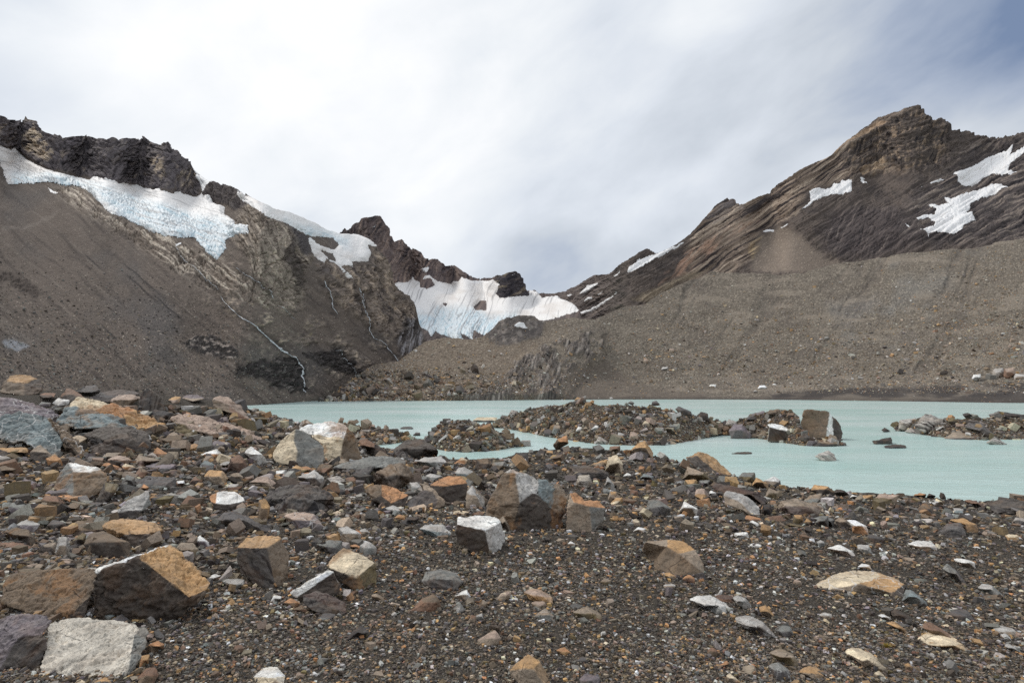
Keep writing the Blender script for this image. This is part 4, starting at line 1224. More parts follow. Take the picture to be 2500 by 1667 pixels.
# ------------------------------------------------------------------ loose stones: convex chips in all sizes
def chip(r, n, flat, slab=False):
    bm = bmesh.new()
    if slab:                                     # a broken block: skewed prism
        k = int(r.integers(4, 6)); ph = np.sort(r.uniform(0, 2 * math.pi, k)) * 0.35 + np.arange(k) / k * 2 * math.pi * 0.65
        rad = r.uniform(.38, .55, k); sk = r.normal(0, .08, 2); el = r.uniform(.45, 1.0)
        for zq in (-.5, .5):
            for i in range(k):
                bm.verts.new(((math.cos(ph[i]) * rad[i] + sk[0] * zq), (math.sin(ph[i]) * rad[i] + sk[1] * zq) * el, zq * flat + r.normal(0, .03)))
    for _ in range(0 if slab else n):
        p = r.normal(size=3); p /= np.linalg.norm(p)
        p = np.sign(p) * np.abs(p) ** 0.6
        bm.verts.new(p * r.uniform(0.8, 1.05) * np.array([1, r.uniform(.45, .9), flat]) * 0.5)
    bmesh.ops.convex_hull(bm, input=bm.verts)
    bmesh.ops.delete(bm, geom=[v for v in bm.verts if not v.link_faces], context='VERTS')
    bmesh.ops.triangulate(bm, faces=bm.faces)
    bm.verts.index_update()
    V = np.array([v.co[:] for v in bm.verts]); Fc = np.array([[v.index for v in f.verts] for f in bm.faces])
    bm.free()
    return V, Fc


_cr = np.random.default_rng(11)
CHIPS = [chip(_cr, int(_cr.integers(8, 13)), _cr.uniform(.16, .55)) for _ in range(26)] + [chip(_cr, 0, _cr.uniform(.15, .6), True) for _ in range(26)]
STONE_MIX = [('k', 10), ('g', 15), ('D', 9), ('B', 16), ('V', 17), ('G', 13), ('T', 8), ('R', 5), ('P', 3), ('L', 7), ('W', 3), ('C', 3), ('O', 1.8), ('Y', 4), ('N', 2)]
_sk = [k for k, w in STONE_MIX]; _sw = np.array([w for k, w in STONE_MIX], float); _sw /= _sw.sum()


def pick_cols(r, n, bright=0.0, var=(0.85, 1.5)):
    w = _sw.copy()
    if bright:
        for i, k in enumerate(_sk):
            if k in 'LWCTVGN':
                w[i] *= 1 + bright
        w /= w.sum()
    c = np.array([PALN[k] for k in _sk])[r.choice(len(_sk), n, p=w)]
    return np.clip(c * r.uniform(var[0], var[1], (n, 1)) * r.uniform(0.94, 1.06, (n, 3)), 0.01, 0.9)


def rand_rot(r, n, tilt):
    yaw = r.uniform(0, 2 * math.pi, n); tl = np.abs(r.normal(0, tilt, n)); td = r.uniform(0, 2 * math.pi, n)
    c, s = np.cos(yaw), np.sin(yaw)
    Rz = np.zeros((n, 3, 3)); Rz[:, 0, 0] = c; Rz[:, 0, 1] = -s; Rz[:, 1, 0] = s; Rz[:, 1, 1] = c; Rz[:, 2, 2] = 1
    k = np.stack([np.cos(td), np.sin(td), np.zeros(n)], 1)
    K = np.zeros((n, 3, 3)); K[:, 0, 2] = k[:, 1]; K[:, 1, 2] = -k[:, 0]; K[:, 2, 0] = -k[:, 1]; K[:, 2, 1] = k[:, 0]
    Rt = np.eye(3)[None] + np.sin(tl)[:, None, None] * K + (1 - np.cos(tl))[:, None, None] * (K @ K)
    return Rt @ Rz


def scatter(name, P, size, cols, tilt=0.35, sink=0.12, seed=1):
    """many small stones in one mesh"""
    r = np.random.default_rng(seed)
    n = len(P)
    R = rand_rot(r, n, tilt)
    kind = r.integers(0, len(CHIPS), n)
    Vs, Fs, Cs = [], [], []
    off = 0
    for k, (cv, cf) in enumerate(CHIPS):
        ii = np.where(kind == k)[0]
        if not len(ii):
            continue
        v = np.einsum('nij,mj->nmi', R[ii], cv) * size[ii, None, None]
        h = -v[:, :, 2].min(1)
        v[:, :, 2] += (h - sink * size[ii])[:, None]
        v += P[ii, None, :]
        Vs.append(v.reshape(-1, 3))
        Fs.append((cf[None] + (off + np.arange(len(ii)) * len(cv))[:, None, None]).reshape(-1, 3))
        Cs.append(np.repeat(cols[ii], len(cv), 0))
        off += len(ii) * len(cv)
    return mesh_obj(name, np.concatenate(Vs), np.concatenate(Fs), MAT_SMALL, np.concatenate(Cs), smooth=False)


def patchy(px, py):
    """how stony the near shore is: 0 bare fine gravel, 1 crowded"""
    left = sstep(1150, 500, px + 0.35 * (py - 1200))
    rim = sstep(1330, 1220, py - 0.02 * (px - 1250))
    return np.clip(0.17 + 0.75 * left * sstep(1640, 1420, py + 0.25 * np.maximum(px - 250, 0)) + 0.55 * rim, 0, 1)
r_ = np.random.default_rng(21)
# fine gravel, evenly over the picture of the near shore (closer ground carries smaller grains)
N_FINE = 230000
qx = r_.uniform(-350, 2850, N_FINE); qy = 1010 + (1760 - 1010) * r_.uniform(0, 1, N_FINE) ** 0.85
D = quick_hit(qx, qy)
ok = ~np.isnan(D) & (D < 48)
qx, qy, D = qx[ok], qy[ok], D[ok]
a, t = ray(qx, qy)
P = np.stack([a * D, D, ground_z(a * D, D)], 1)
ok = P[:, 2] > -0.05
qx, qy, D, P = qx[ok], qy[ok], D[ok], P[ok]
gp = fbm2(P[:, 0] * 0.7, P[:, 1] * 0.7, 220.0, octaves=4)
kp = r_.uniform(0, 1, len(D)) < 0.5 + 0.5 * sstep(-0.25, 0.2, gp)
qx, qy, D, P = qx[kp], qy[kp], D[kp], P[kp]
pr = patchy(qx, qy)
u = r_.uniform(0, 1, len(D))
spx = 4.4 * (1 - u) ** (-0.42) * r_.uniform(0.8, 1.2, len(D))
spx = np.minimum(spx, 11 + 26 * pr * r_.uniform(0.2, 1, len(D)))
size = np.clip(spx * D / F, 0.012, 0.32)
big_ = sstep(5.5, 11, spx)[:, None]
cg = pick_cols(r_, len(D), 0.0, (0.8, 1.45)) * (1 + 0.45 * fbm2(P[:, 0] * 1.1, P[:, 1] * 1.1, 223.0, octaves=4))[:, None]
cg = np.exp((0.42 + 0.58 * big_) * np.log(cg) + (0.58 - 0.58 * big_) * np.log(lin((106, 97, 86))))
tag(scatter("gravel", P, size, cg, 0.35, 0.12, 5), "dark mixed gravel and stone chips covering the near shore", "gravel", kind='stuff')
# cobbles among the boulders: too many to number
N_MED = 30000
qx = r_.uniform(-350, 2850, N_MED); qy = 1000 + (1720 - 1000) * r_.uniform(0, 1, N_MED) ** 1.2
keep = r_.uniform(0, 1, N_MED) < patchy(qx, qy)
qx, qy = qx[keep], qy[keep]
D = quick_hit(qx, qy)
ok = ~np.isnan(D) & (D < 48)
qx, qy, D = qx[ok], qy[ok], D[ok]
a, t = ray(qx, qy)
P = np.stack([a * D, D, ground_z(a * D, D)], 1)
ok = P[:, 2] > -0.05
qx, qy, D, P = qx[ok], qy[ok], D[ok], P[ok]
u = r_.uniform(0, 1, len(D))
spx = np.minimum(12 * (1 - u) ** (-0.42), 54) * (0.55 + 0.5 * patchy(qx, qy))
size = np.clip(spx * D / F, 0.03, 0.6)
cm = pick_cols(r_, len(D), 0.4, (0.85, 1.4))
cm = np.exp(0.8 * np.log(cm) + 0.2 * np.log(lin((104, 94, 82))))
tag(scatter("rubble", P, size, cm, 0.4, 0.15, 6), "crowded cobbles and broken slabs between the boulders of the near shore", "rubble", kind='stuff')


def layer_scatter(L, n, smin, smax, alpha, cols, seed, region_fn=None, name="rubble", v0=0.0, v1=1.0):
    r = np.random.default_rng(seed)
    na = len(L.a)
    fi = r.uniform(0, na - 1.01, n); fj = (L.nv - 1) * r.uniform(v0, v1, n)
    fj = np.clip(fj, 0, L.P.shape[0] - 1.01)
    i, j = fi.astype(int), fj.astype(int)
    u, w = (fi - i)[:, None], (fj - j)[:, None]
    P = (L.P[j, i] * (1 - u) + L.P[j, i + 1] * u) * (1 - w) + (L.P[j + 1, i] * (1 - u) + L.P[j + 1, i + 1] * u) * w
    px, py = unray(P[:, 0] / P[:, 1], (P[:, 2] - CAMZ) / P[:, 1])
    kp = P[:, 2] > -0.15
    if region_fn is not None:
        kp &= r.uniform(0, 1, n) < region_fn(px, py)
    P = P[kp]
    s = np.minimum(smin * (1 - r.uniform(0, 1, len(P))) ** (-alpha), smax)
    return P, s, r


_P, _S = [], []
for key, n in (('big', 9000), ('left', 3200), ('spit', 1800), ('slab', 2400), ('striped', 4000)):
    P, s, r = layer_scatter(ISL[key], int(n * 2.1), 0.085, 1.05, 0.46, None, 31, v1=1.25)
    _P.append(P); _S.append(s)
P, s = np.concatenate(_P), np.concatenate(_S)
tag(scatter("rubble", P, s, np.exp(0.8 * np.log(pick_cols(np.random.default_rng(8), len(P), 0.7, (0.9, 1.8))) + 0.2 * np.log(lin((88, 76, 64)))), 0.5, 0.2, 9), "dark rubble heaped on the low islands in the lake", "rubble", kind='stuff')
P, s, r = layer_scatter(MO, 120000, 0.40, 3.0, 0.38, None, 33, lambda px, py: (0.35 + 1.2 * sstep(-0.2, 0.25, fbm2(px / 70, py / 22, 221.0, octaves=4))) * np.clip(0.18 + 0.8 * sstep(700, 900, py) * sstep(1480, 1700, px) * sstep(965, 945, py) + 0.7 * sstep(1450, 1300, px) * sstep(880, 940, py) + 0.35 * sstep(2200, 2400, px), 0, 1) * (1 - 0.9 * sstep(955, 965, py) * sstep(1400, 1500, px)))
tag(scatter("scree", P, s, pick_cols(np.random.default_rng(12), len(P), 1.2) ** 0.75 * lin((112, 102, 90)) ** 0.25 * 1.4, 0.45, 0.2, 13), "pale stones strewn over the moraine slope across the lake", "scree", kind='stuff')
P2, s2, r = layer_scatter(MO, 9000, 1.3, 5.5, 0.42, None, 43, lambda px, py: sstep(1300, 1180, px) * sstep(890, 930, py) + 0.25 * sstep(1900, 2200, px) * sstep(840, 900, py) * sstep(955, 940, py))
tag(scatter("rubble", P2, s2, pick_cols(np.random.default_rng(44), len(P2), 0.5) ** 0.7 * lin((106, 96, 84)) ** 0.3, 0.6, 0.25, 45), "broken blocks heaped along the head of the lake and the moraine's foot", "rubble", kind='stuff')
P, s, r = layer_scatter(LM, 26000, 0.24, 0.9, 0.34, None, 35, lambda px, py: sstep(560, 900, py) * sstep(760, 560, px - 0.2 * (py - 800)) * 0.9, v1=0.6)
tag(scatter("scree", P, s, np.array([PALN[k] for k in 'gkVGD'])[np.random.default_rng(14).integers(0, 5, len(P))] * np.random.default_rng(15).uniform(0.8, 1.5, (len(P), 1)), 0.45, 0.2, 15), "small stones scattered over the dark scree slope on the left", "scree", kind='stuff')

# ------------------------------------------------------------------ boulders and single stones
def refine(V, Fc, fcol, lmax, rounds):
    """split edges longer than lmax"""
    for _ in range(rounds):
        E = np.sort(np.concatenate([Fc[:, [0, 1]], Fc[:, [1, 2]], Fc[:, [2, 0]]]), axis=1)
        ue, inv = np.unique(E, axis=0, return_inverse=True)
        inv = inv.reshape(-1)
        ln = np.linalg.norm(V[ue[:, 0]] - V[ue[:, 1]], axis=1)
        sp = ln > lmax
        if not sp.any():
            break
        mid = -np.ones(len(ue), int); mid[sp] = len(V) + np.arange(sp.sum())
        V = np.concatenate([V, (V[ue[sp, 0]] + V[ue[sp, 1]]) / 2])
        n = len(Fc)
        m = np.stack([mid[inv[:n]], mid[inv[n:2 * n]], mid[inv[2 * n:]]], 1)
        c = (m >= 0).sum(1)
        out, oc = [Fc[c == 0]], [fcol[c == 0]]
        k = c == 3
        f, mm = Fc[k], m[k]
        for tri in ((f[:, 0], mm[:, 0], mm[:, 2]), (mm[:, 0], f[:, 1], mm[:, 1]), (mm[:, 2], mm[:, 1], f[:, 2]), (mm[:, 0], mm[:, 1], mm[:, 2])):
            out.append(np.stack(tri, 1)); oc.append(fcol[k])
        for r in range(3):
            k = (c == 1) & (m[:, r] >= 0)
            f = np.roll(Fc[k], -r, 1); mm = m[k][:, r]
            out += [np.stack([f[:, 0], mm, f[:, 2]], 1), np.stack([mm, f[:, 1], f[:, 2]], 1)]; oc += [fcol[k]] * 2
            k = (c == 2) & (m[:, r] < 0)
            f = np.roll(Fc[k], -r, 1); m1 = m[k][:, (r + 1) % 3]; m2 = m[k][:, (r + 2) % 3]
            out += [np.stack([f[:, 0], f[:, 1], m1], 1), np.stack([f[:, 0], m1, m2], 1), np.stack([m1, f[:, 2], m2], 1)]; oc += [fcol[k]] * 3
        Fc = np.concatenate(out); fcol = np.concatenate(oc)
    return V, Fc, fcol


def vnormals(V, Fc):
    fn = np.cross(V[Fc[:, 1]] - V[Fc[:, 0]], V[Fc[:, 2]] - V[Fc[:, 0]])
    n = np.zeros_like(V)
    for k in range(3):
        for d in range(3):
            n[:, d] += np.bincount(Fc[:, k], fn[:, d], len(V))
    return n / (np.linalg.norm(n, axis=1, keepdims=True) + 1e-12)


def laplace(V, Fc, it, amt=0.5):
    a = np.concatenate([Fc[:, 0], Fc[:, 1], Fc[:, 2]]); b = np.concatenate([Fc[:, 1], Fc[:, 2], Fc[:, 0]])
    cnt = np.bincount(a, minlength=len(V))[:, None] + 1e-9
    for _ in range(it):
        S = np.stack([np.bincount(a, V[b, k], len(V)) for k in range(3)], 1)
        V = V * (1 - amt) + amt * S / cnt
    return V


STONES = []
_seed = [100]


def build_stone(name, V2, D, faces, cols, flags, label, cat, short=None, group=None, sink=0.05):
    """V2: picture x, y and depth behind the base point (in widths); the unseen back is closed off behind"""
    _seed[0] += 1
    sd = _seed[0]
    r = np.random.default_rng(sd)
    V2 = np.asarray(V2, float).copy()
    wpx = np.ptp(V2[:, 0]); hpx = np.ptp(V2[:, 1])
    ext = max(wpx, hpx)
    w = ext * D / F
    bot = V2[:, 1] > V2[:, 1].max() - 0.22 * hpx
    V2[bot, 1] += sink * hpx
    dep = D + V2[:, 2] * (wpx * D / F)
    g9 = V2[:, 2] == 9
    if g9.any():
        dep[g9] = np.clip(quick_hit(V2[g9, 0], V2[g9, 1] - sink * hpx * 0.5), 0.9 * D, D + 1.1 * wpx * D / F)
    a, t = ray(V2[:, 0], V2[:, 1])
    V = np.stack([a * dep, dep, CAMZ + t * dep], 1)
    tri, tc = [], []
    for f, c in zip(faces, cols):
        P = V2[f][:, :2]
        if len(f) == 3:
            tri.append(f); tc.append(c); continue
        # ear clipping in the picture
        ids = list(f)
        ar = sum(P[i][0] * P[(i + 1) % len(P)][1] - P[(i + 1) % len(P)][0] * P[i][1] for i in range(len(P)))
        sg = 1 if ar > 0 else -1
        pos = {v: V2[v, :2] for v in ids}
        guard = 0
        while len(ids) > 3 and guard < 200:
            guard += 1
            done = False
            best = None
            for i in range(len(ids)):
                A, B, C = pos[ids[i - 1]], pos[ids[i]], pos[ids[(i + 1) % len(ids)]]
                cr = sg * ((B[0] - A[0]) * (C[1] - B[1]) - (B[1] - A[1]) * (C[0] - B[0]))
                if cr <= 0:
                    continue
                bad = False
                for q_ in ids:
                    if q_ in (ids[i - 1], ids[i], ids[(i + 1) % len(ids)]):
                        continue
                    p = pos[q_]
                    s1 = sg * ((B[0] - A[0]) * (p[1] - A[1]) - (B[1] - A[1]) * (p[0] - A[0]))
                    s2 = sg * ((C[0] - B[0]) * (p[1] - B[1]) - (C[1] - B[1]) * (p[0] - B[0]))
                    s3 = sg * ((A[0] - C[0]) * (p[1] - C[1]) - (A[1] - C[1]) * (p[0] - C[0]))
                    if s1 >= 0 and s2 >= 0 and s3 >= 0:
                        bad = True; break
                if bad:
                    continue
                L2 = ((A - C) ** 2).sum()
                if best is None or L2 < best[0]:
                    best = (L2, i)
            if best is None:
                i = 0
            else:
                i = best[1]
            tri.append([ids[i - 1], ids[i], ids[(i + 1) % len(ids)]]); tc.append(c)
            ids.pop(i)
        tri.append(ids); tc.append(c)
    tri = [list(x) for x in tri]
    # same turning sense for all
    for k, x in enumerate(tri):
        p = V2[x][:, :2]
        if (p[1, 0] - p[0, 0]) * (p[2, 1] - p[0, 1]) - (p[1, 1] - p[0, 1]) * (p[2, 0] - p[0, 0]) > 0:
            tri[k] = [x[0], x[2], x[1]]
    ed = {}
    for x in tri:
        for i in range(3):
            ed[(x[i], x[(i + 1) % 3])] = 1
    bd = [e for e in ed if (e[1], e[0]) not in ed]
    cen = V.mean(0)
    away = np.array([cen[0], cen[1], 0.0]); away /= np.linalg.norm(away)
    bv = sorted({e[0] for e in bd} | {e[1] for e in bd})
    n0 = len(V)
    bm_ = {v: n0 + i for i, v in enumerate(bv)}
    back = V[bv] + away * (0.42 * w)
    cb = back.mean(0)
    back = cb + (back - cb) * np.array([0.72, 0.72, 0.80]) - np.array([0, 0, 0.10 * hpx * D / F])
    V = np.concatenate([V, back, cb[None] + away[None] * 0.1 * w])
    last = len(V) - 1
    bc = np.mean(tc, 0)
    for e in bd:
        i, j = e
        # colour of the visible neighbour
        c = next(tc[k] for k, x in enumerate(tri) if i in x and j in x)
        c = 0.5 * np.asarray(c) + 0.5 * bc
        tri += [[j, i, bm_[i]], [j, bm_[i], bm_[j]], [bm_[j], bm_[i], last]]
        tc += [c, c, bc]
    V, Fc, fc = refine(V, np.array(tri), np.array(tc, float), max(3.6 * D / F, w / 70), 8)
    lm = max(3.6 * D / F, w / 70)
    # chip the corners and edges with random planes
    cc = V.mean(0)
    for _c in range(0 if 's' in flags else 16):
        nn = r.normal(size=3); nn[1] -= 0.5; nn[2] += 0.35; nn /= np.linalg.norm(nn)
        dt = (V - cc) @ nn
        top = dt.max()
        over = dt - top * (1 - r.uniform(0.01, 0.055))
        V = V - nn * np.maximum(over, 0)[:, None] * 0.9
    V = laplace(V, Fc, 10 if 's' in flags else 1)
    base = np.array([cen[0], cen[1], V[:, 2].min()])
    rp = (V - base) / w * 1.0 * max(1.0, min(1.8, ext / 130)) + r.uniform(-50, 50, 3)
    bn = r.normal(size=3) * np.array([.5, .5, .8])
    if 'h' in flags: bn = np.array([.12, .1, 1.0])
    if 'd' in flags: bn = np.array([.75, .1, .75])
    if 'x' in flags: bn = np.array([1, .1, .15])
    if 'u' in flags: bn = np.array([-.7, .1, .75])
    bn /= np.linalg.norm(bn)
    st = rp @ bn
    N = vnormals(V, Fc)
    amp = 0.5 if 's' in flags else 1.0
    disp = amp * w * (0.016 * fbm(rp * 3.0, 5, gain=0.55) + 0.012 * fbm(rp * 9.0, 4, ridged=True) + 0.014 * np.tanh(5 * fbm(rp * np.array([4.0, 4.0, 7.0]), 3)))
    if 's' not in flags:
        disp -= w * (0.016 * sstep(0.05, 0.0, np.abs(fbm(rp * np.array([1.8, 1.8, 2.6]) + 9.1, 3))) + 0.009 * sstep(0.06, 0.0, np.abs(fbm(rp * np.array([5.0, 5.0, 3.0]) + 4.7, 3))))
    s1 = fbm(np.stack([st * 13 + 1.6 * fbm(rp * 2.5, 3), rp[:, 0] * 3.2, rp[:, 1] * 3.2], 1), 3)
    disp += w * s1 * (0.032 if 'f' in flags else 0.006)
    V = V + N * disp[:, None]
    # colours to points, worn along the edges between faces
    cs = np.zeros((len(V), 3)); cn = np.zeros(len(V))
    for k in range(3):
        for d in range(3):
            cs[:, d] += np.bincount(Fc[:, k], fc[:, d], len(V))
        cn += np.bincount(Fc[:, k], minlength=len(V))
    cs /= cn[:, None]
    cs *= (1 + 0.4 * fbm(rp * 2.2, 4) - (0.25 * np.maximum(-s1, 0) if 'f' in flags else 0))[:, None]
    fx = np.zeros((len(V), 3))
    fx[:, 0] = 0.9 if 'b' in flags else (0.18 if 'f' in flags else 0.05)
    fx[:, 1] = 0.8 if 'r' in flags else 0.16
    fx[:, 2] = 0.9 if 'v' in flags else 0.0
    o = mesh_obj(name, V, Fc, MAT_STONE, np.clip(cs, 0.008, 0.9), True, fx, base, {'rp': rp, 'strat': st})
    tag(o, label, cat, group)
    STONES.append(dict(o=o, px=V2[:, 0].mean(), py=V2[:, 1].max(), w=wpx, h=hpx, short=short, label=label, D=D))
    return o


def base_depth(px, py, surf):
    if isinstance(surf, float):
        return surf
    if surf is None:
        d = ground_hit(px, min(py, 1800))
        return float(d[0]) if not np.isnan(d[0]) else 30.0
    if surf == 'lake':
        return float(water_depth(px, py, -0.02))
    L = surf if isinstance(surf, Layer) else ISL[surf]
    return float(L.at(np.array([px]), np.array([py]))[0][0, 1])


def H(label, short, zone, verts, faces, flags='', surf=None, name='boulder', cat='boulder'):
    a = np.array([[float(x) for x in p.split(',')] for p in verts.split()])
    x0, y0, k = ZONES[zone]
    a[:, 0] = x0 + a[:, 0] * k; a[:, 1] = y0 + a[:, 1] * k
    fs, cs = [], []
    for f in faces.split(';'):
        c, ids = f.split(':')
        fs.append([int(i) for i in ids.split()]); cs.append(PALN[c.strip()])
    b = a[a[:, 1] > a[:, 1].max() - 0.25 * np.ptp(a[:, 1])]
    D = base_depth(b[:, 0].mean(), a[:, 1].max(), surf)
    build_stone(name, a, D, fs, cs, flags, label, cat, short)


def Q(zone, pts, top, front, flags='', label=None, surf=None, short=None, c=None):
    a = Z(zone, pts)
    _seed[0] += 1
    r = np.random.default_rng(_seed[0] * 7 + 1)
    ar = np.sum(a[:, 0] * np.roll(a[:, 1], -1) - np.roll(a[:, 0], -1) * a[:, 1])
    if ar < 0: a = a[::-1]
    x0, x1, y0, y1 = a[:, 0].min(), a[:, 0].max(), a[:, 1].min(), a[:, 1].max()
    w, h = x1 - x0, y1 - y0
    hn = (y1 - a[:, 1]) / h
    asp = h / w
    dmax = min(0.75, 0.35 + 0.9 * asp)
    d = dmax * np.clip((hn - 0.08) / 0.92, 0, 1) ** 1.1 * r.uniform(0.85, 1.1, len(a))
    d += 0.12 * np.abs((a[:, 0] - (x0 + x1) / 2) / w * 2) ** 2
    if c is None: c = 0.42 if asp < 0.35 else 0.55
    yc = y1 - h * (c + r.uniform(-.06, .06, 2))
    # crease line across the stone, kept inside the outline
    def span(y):
        xs = []
        for i in range(len(a)):
            p, q = a[i], a[(i + 1) % len(a)]
            if (p[1] - y) * (q[1] - y) < 0:
                xs.append(p[0] + (q[0] - p[0]) * (y - p[1]) / (q[1] - p[1]))
        return (min(xs), max(xs)) if xs else (x0, x1)
    l0, r0 = span(yc[0]); l1, r1 = span(yc[1])
    f1, f2 = r.uniform(.18, .34), r.uniform(.64, .84)
    n = len(a)
    V = np.concatenate([np.concatenate([a, d[:, None]], 1), [[l0 + f1 * (r0 - l0), yc[0], dmax * 0.16], [l1 + f2 * (r1 - l1), yc[1], dmax * 0.12]]])
    m1, m2 = n, n + 1
    near = [m1 if abs(p[0] - V[m1, 0]) + 0.3 * abs(p[1] - V[m1, 1]) < abs(p[0] - V[m2, 0]) + 0.3 * abs(p[1] - V[m2, 1]) else m2 for p in a]
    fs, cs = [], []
    ct, cf = PALN[top], PALN[front]  # rock tones, with lit top and shaded front put into the face colours
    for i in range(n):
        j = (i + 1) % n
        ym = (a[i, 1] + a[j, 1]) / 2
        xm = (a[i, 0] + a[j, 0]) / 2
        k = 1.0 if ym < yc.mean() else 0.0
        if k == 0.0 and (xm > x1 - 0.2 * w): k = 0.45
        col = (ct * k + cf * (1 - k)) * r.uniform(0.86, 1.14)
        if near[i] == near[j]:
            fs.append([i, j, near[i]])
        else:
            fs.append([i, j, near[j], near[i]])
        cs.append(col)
    D = base_depth((x0 + x1) / 2, y1, surf)
    if surf is None:
        low = np.where((hn < 0.42) & (a[:, 1] > np.array([np.interp(p[0], [V[m1, 0], V[m2, 0]], [V[m1, 1], V[m2, 1]]) for p in a])))[0]
        V[low, 2] = 9
    big = w > 95 or h > 75
    nm, cat = ('boulder', 'boulder') if big else ('stone', 'stone')
    if asp < 0.34 and not big: nm, cat = 'flat_stone', 'stone'
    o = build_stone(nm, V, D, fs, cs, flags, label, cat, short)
    STONES[-1].update(top=top, front=front, asp=asp, flags=flags, surf=surf if isinstance(surf, str) else ('far' if surf is not None else None))

# ------------------------------------------------------------------ boulders the photograph shows clearly
H("big angular boulder with tan upper face, thin white edge and dark front, lower left", "the big tan-topped boulder", 'H',
  "760,488,.15 1385,268,.75 1480,330,.72 1730,575,.35 1700,645,.12 1550,690,.0 1150,378,.16 1640,725,.05 1450,830,.02 1200,890,0 780,835,.05 772,640,.08 785,503,.13 1170,362,.22",
  "W:0 12 13 1;D:12 11 10 9 8 7 4 5 6 13;T:13 6 5 4 3 2 1", '')
H("flat-sided olive-brown boulder leaning against the big tan-topped boulder's left side", "the flat-sided brown boulder", 'H',
  "85,520,.5 350,480,.6 700,470,.62 800,490,.55 765,650,.2 690,850,.0 560,885,0 350,850,.05 5,745,.1 545,830,.03 640,785,.06 -5,700,.2",
  "B:0 1 2 3 4 10 9 6 7 8 11;D:10 4 5 6 9", 'r')
H("pale grey weathered block in the bottom left corner", "the pale corner block", 'H',
  "400,920,.6 560,890,.72 800,905,.75 1160,945,.68 1215,1000,.55 1150,1200,.3 1020,1345,.02 650,1372,0 310,1352,.03 375,1100,.3 1040,1320,.05 1100,1020,.5",
  "c:0 1 2 3 11 10 6 7 8 9;G:3 4 5 6 10 11", 'd')
H("purple-grey layered rock at the left edge beside the pale corner block", "the purple layered rock", 'H',
  "-90,900,.5 60,860,.55 250,828,.55 390,850,.5 415,890,.42 350,1000,.25 380,1100,.12 300,1290,.02 200,1245,.0 0,1265,.02 -100,1250,.05 150,1030,.2",
  "P:0 1 2 3 4 5 11;P:0 11 9 10;k:11 5 6 7 8 9", 'fu')
H("cube-like boulder with flat tan top, tan right side and black flaky front", "the tan cube boulder", 'I',
  "345,1215,.75 605,1198,.85 628,1228,.72 510,1300,.2 270,1298,.18 590,1622,0 450,1632,.02 300,1500,.08 255,1370,.12 690,1370,.6 683,1580,.4",
  "T:0 1 2 3 4;k:4 3 5 6 7 8;B:3 2 9 10 5", 'fd')
H("squarish boulder with a flat cream-white top beside the leaning white-edged slab", "the cream-topped block", 'L',
  "650,440,.3 700,380,.6 800,300,.85 860,310,.85 1000,380,.65 1062,408,.55 905,540,.05 830,512,.02 700,462,.12 1076,520,.5 1062,612,.3 930,638,0 838,585,.0 742,545,.08",
  "C:0 1 2 3 4 5 6 7 8;Y:6 5 9 10 11;D:8 7 6 11 12 13", 'r')
H("tilted slab with bright white rim and brown face, in front of the cream-topped block", "the white-edged tilted slab", 'L',
  "352,668,.0 690,478,.35 718,492,.36 420,685,.01 772,600,.22 765,665,.12 480,735,.0", "W:0 1 2 3;D:3 2 4 5 6", '')
H("dark maroon flaky rock lying under the white-edged tilted slab", "the maroon flaky rock", 'L',
  "470,690,.3 560,655,.4 690,690,.4 820,750,.35 832,822,.15 720,855,.0 540,802,.0 480,760,.1 620,740,.2", "M:0 1 2 8;M:2 3 4 8;k:0 8 6 7;k:8 4 5 6", 'fh')
H("block with white top, grey side and dark brown front, left of the split boulder", "the white-topped block", 'L',
  "1730,90,.12 1745,40,.55 1900,30,.75 2040,40,.68 2095,80,.5 1965,152,.04 2010,338,0 1880,322,0 1742,252,.05 1714,180,.08 2135,222,.5 2090,292,.28",
  "W:0 1 2 3 4 5;D:0 5 6 7 8 9;L:5 4 10 11 6", '')
H("largest middle boulder, split by a crack, rust-brown left face and grey upper faces", "the split boulder", 'J',
  "680,570,.5 760,610,.42 770,690,.3 790,812,.08 725,1020,0 690,960,.02 530,900,.15 545,840,.2 640,650,.42 860,620,.6 925,655,.55 920,750,.34 880,745,.3 910,835,.18 850,1012,.03 1040,680,.62 1025,860,.33 920,640,.58 1110,700,.7 1138,752,.64 1120,840,.5 1060,900,.36 960,1012,.06 1085,1000,.25",
  "B:0 1 2 3 4 5 6 7 8;L:0 9 10 11 12 3 2 1;D:3 12 11 13 14 4;S:17 15 16 11;V:15 18 19 20 21 16;D:11 16 22 14 13;k:16 21 20 23 22", 'r')
H("banded tan block with an orange top, standing just right of the split boulder", "the orange-topped block", 'J',
  "1150,750,.45 1190,745,.6 1350,800,.75 1406,850,.55 1290,842,.24 1180,812,.18 1392,950,.4 1312,1022,.05 1120,1002,.0 1130,860,.12 1260,800,.5",
  "O:0 1 10 5;O:10 2 3 4 5;V:0 5 4 7 8 9;G:4 3 6 7", 'x')
H("small white bar-shaped stone resting against the foot of the orange-topped block", None, 'J',
  "1165,920,.3 1200,914,.45 1305,945,.45 1302,988,.05 1240,976,.0 1160,962,.05", "W:0 1 2 3 4 5", '', None, 'stone', 'stone')
H("half-buried smooth tan boulder like a rounded wedge, alone on the dark gravel", "the half-buried tan boulder", 'J',
  "1668,1150,9 1690,1095,.7 1850,1076,.9 1960,1085,.8 2050,1150,.6 2110,1250,.35 2138,1332,.12 2020,1334,0 1900,1334,0 1760,1284,9 1730,1235,9 1700,1195,9 1672,1165,9 1850,1130,.4 1930,1180,.25 2020,1250,.15",
  "V:0 1 2 13 12;T:2 3 4 14 13;V:4 5 6 15 14;B:13 14 15 6 7 8 9 10 11 12", 's')
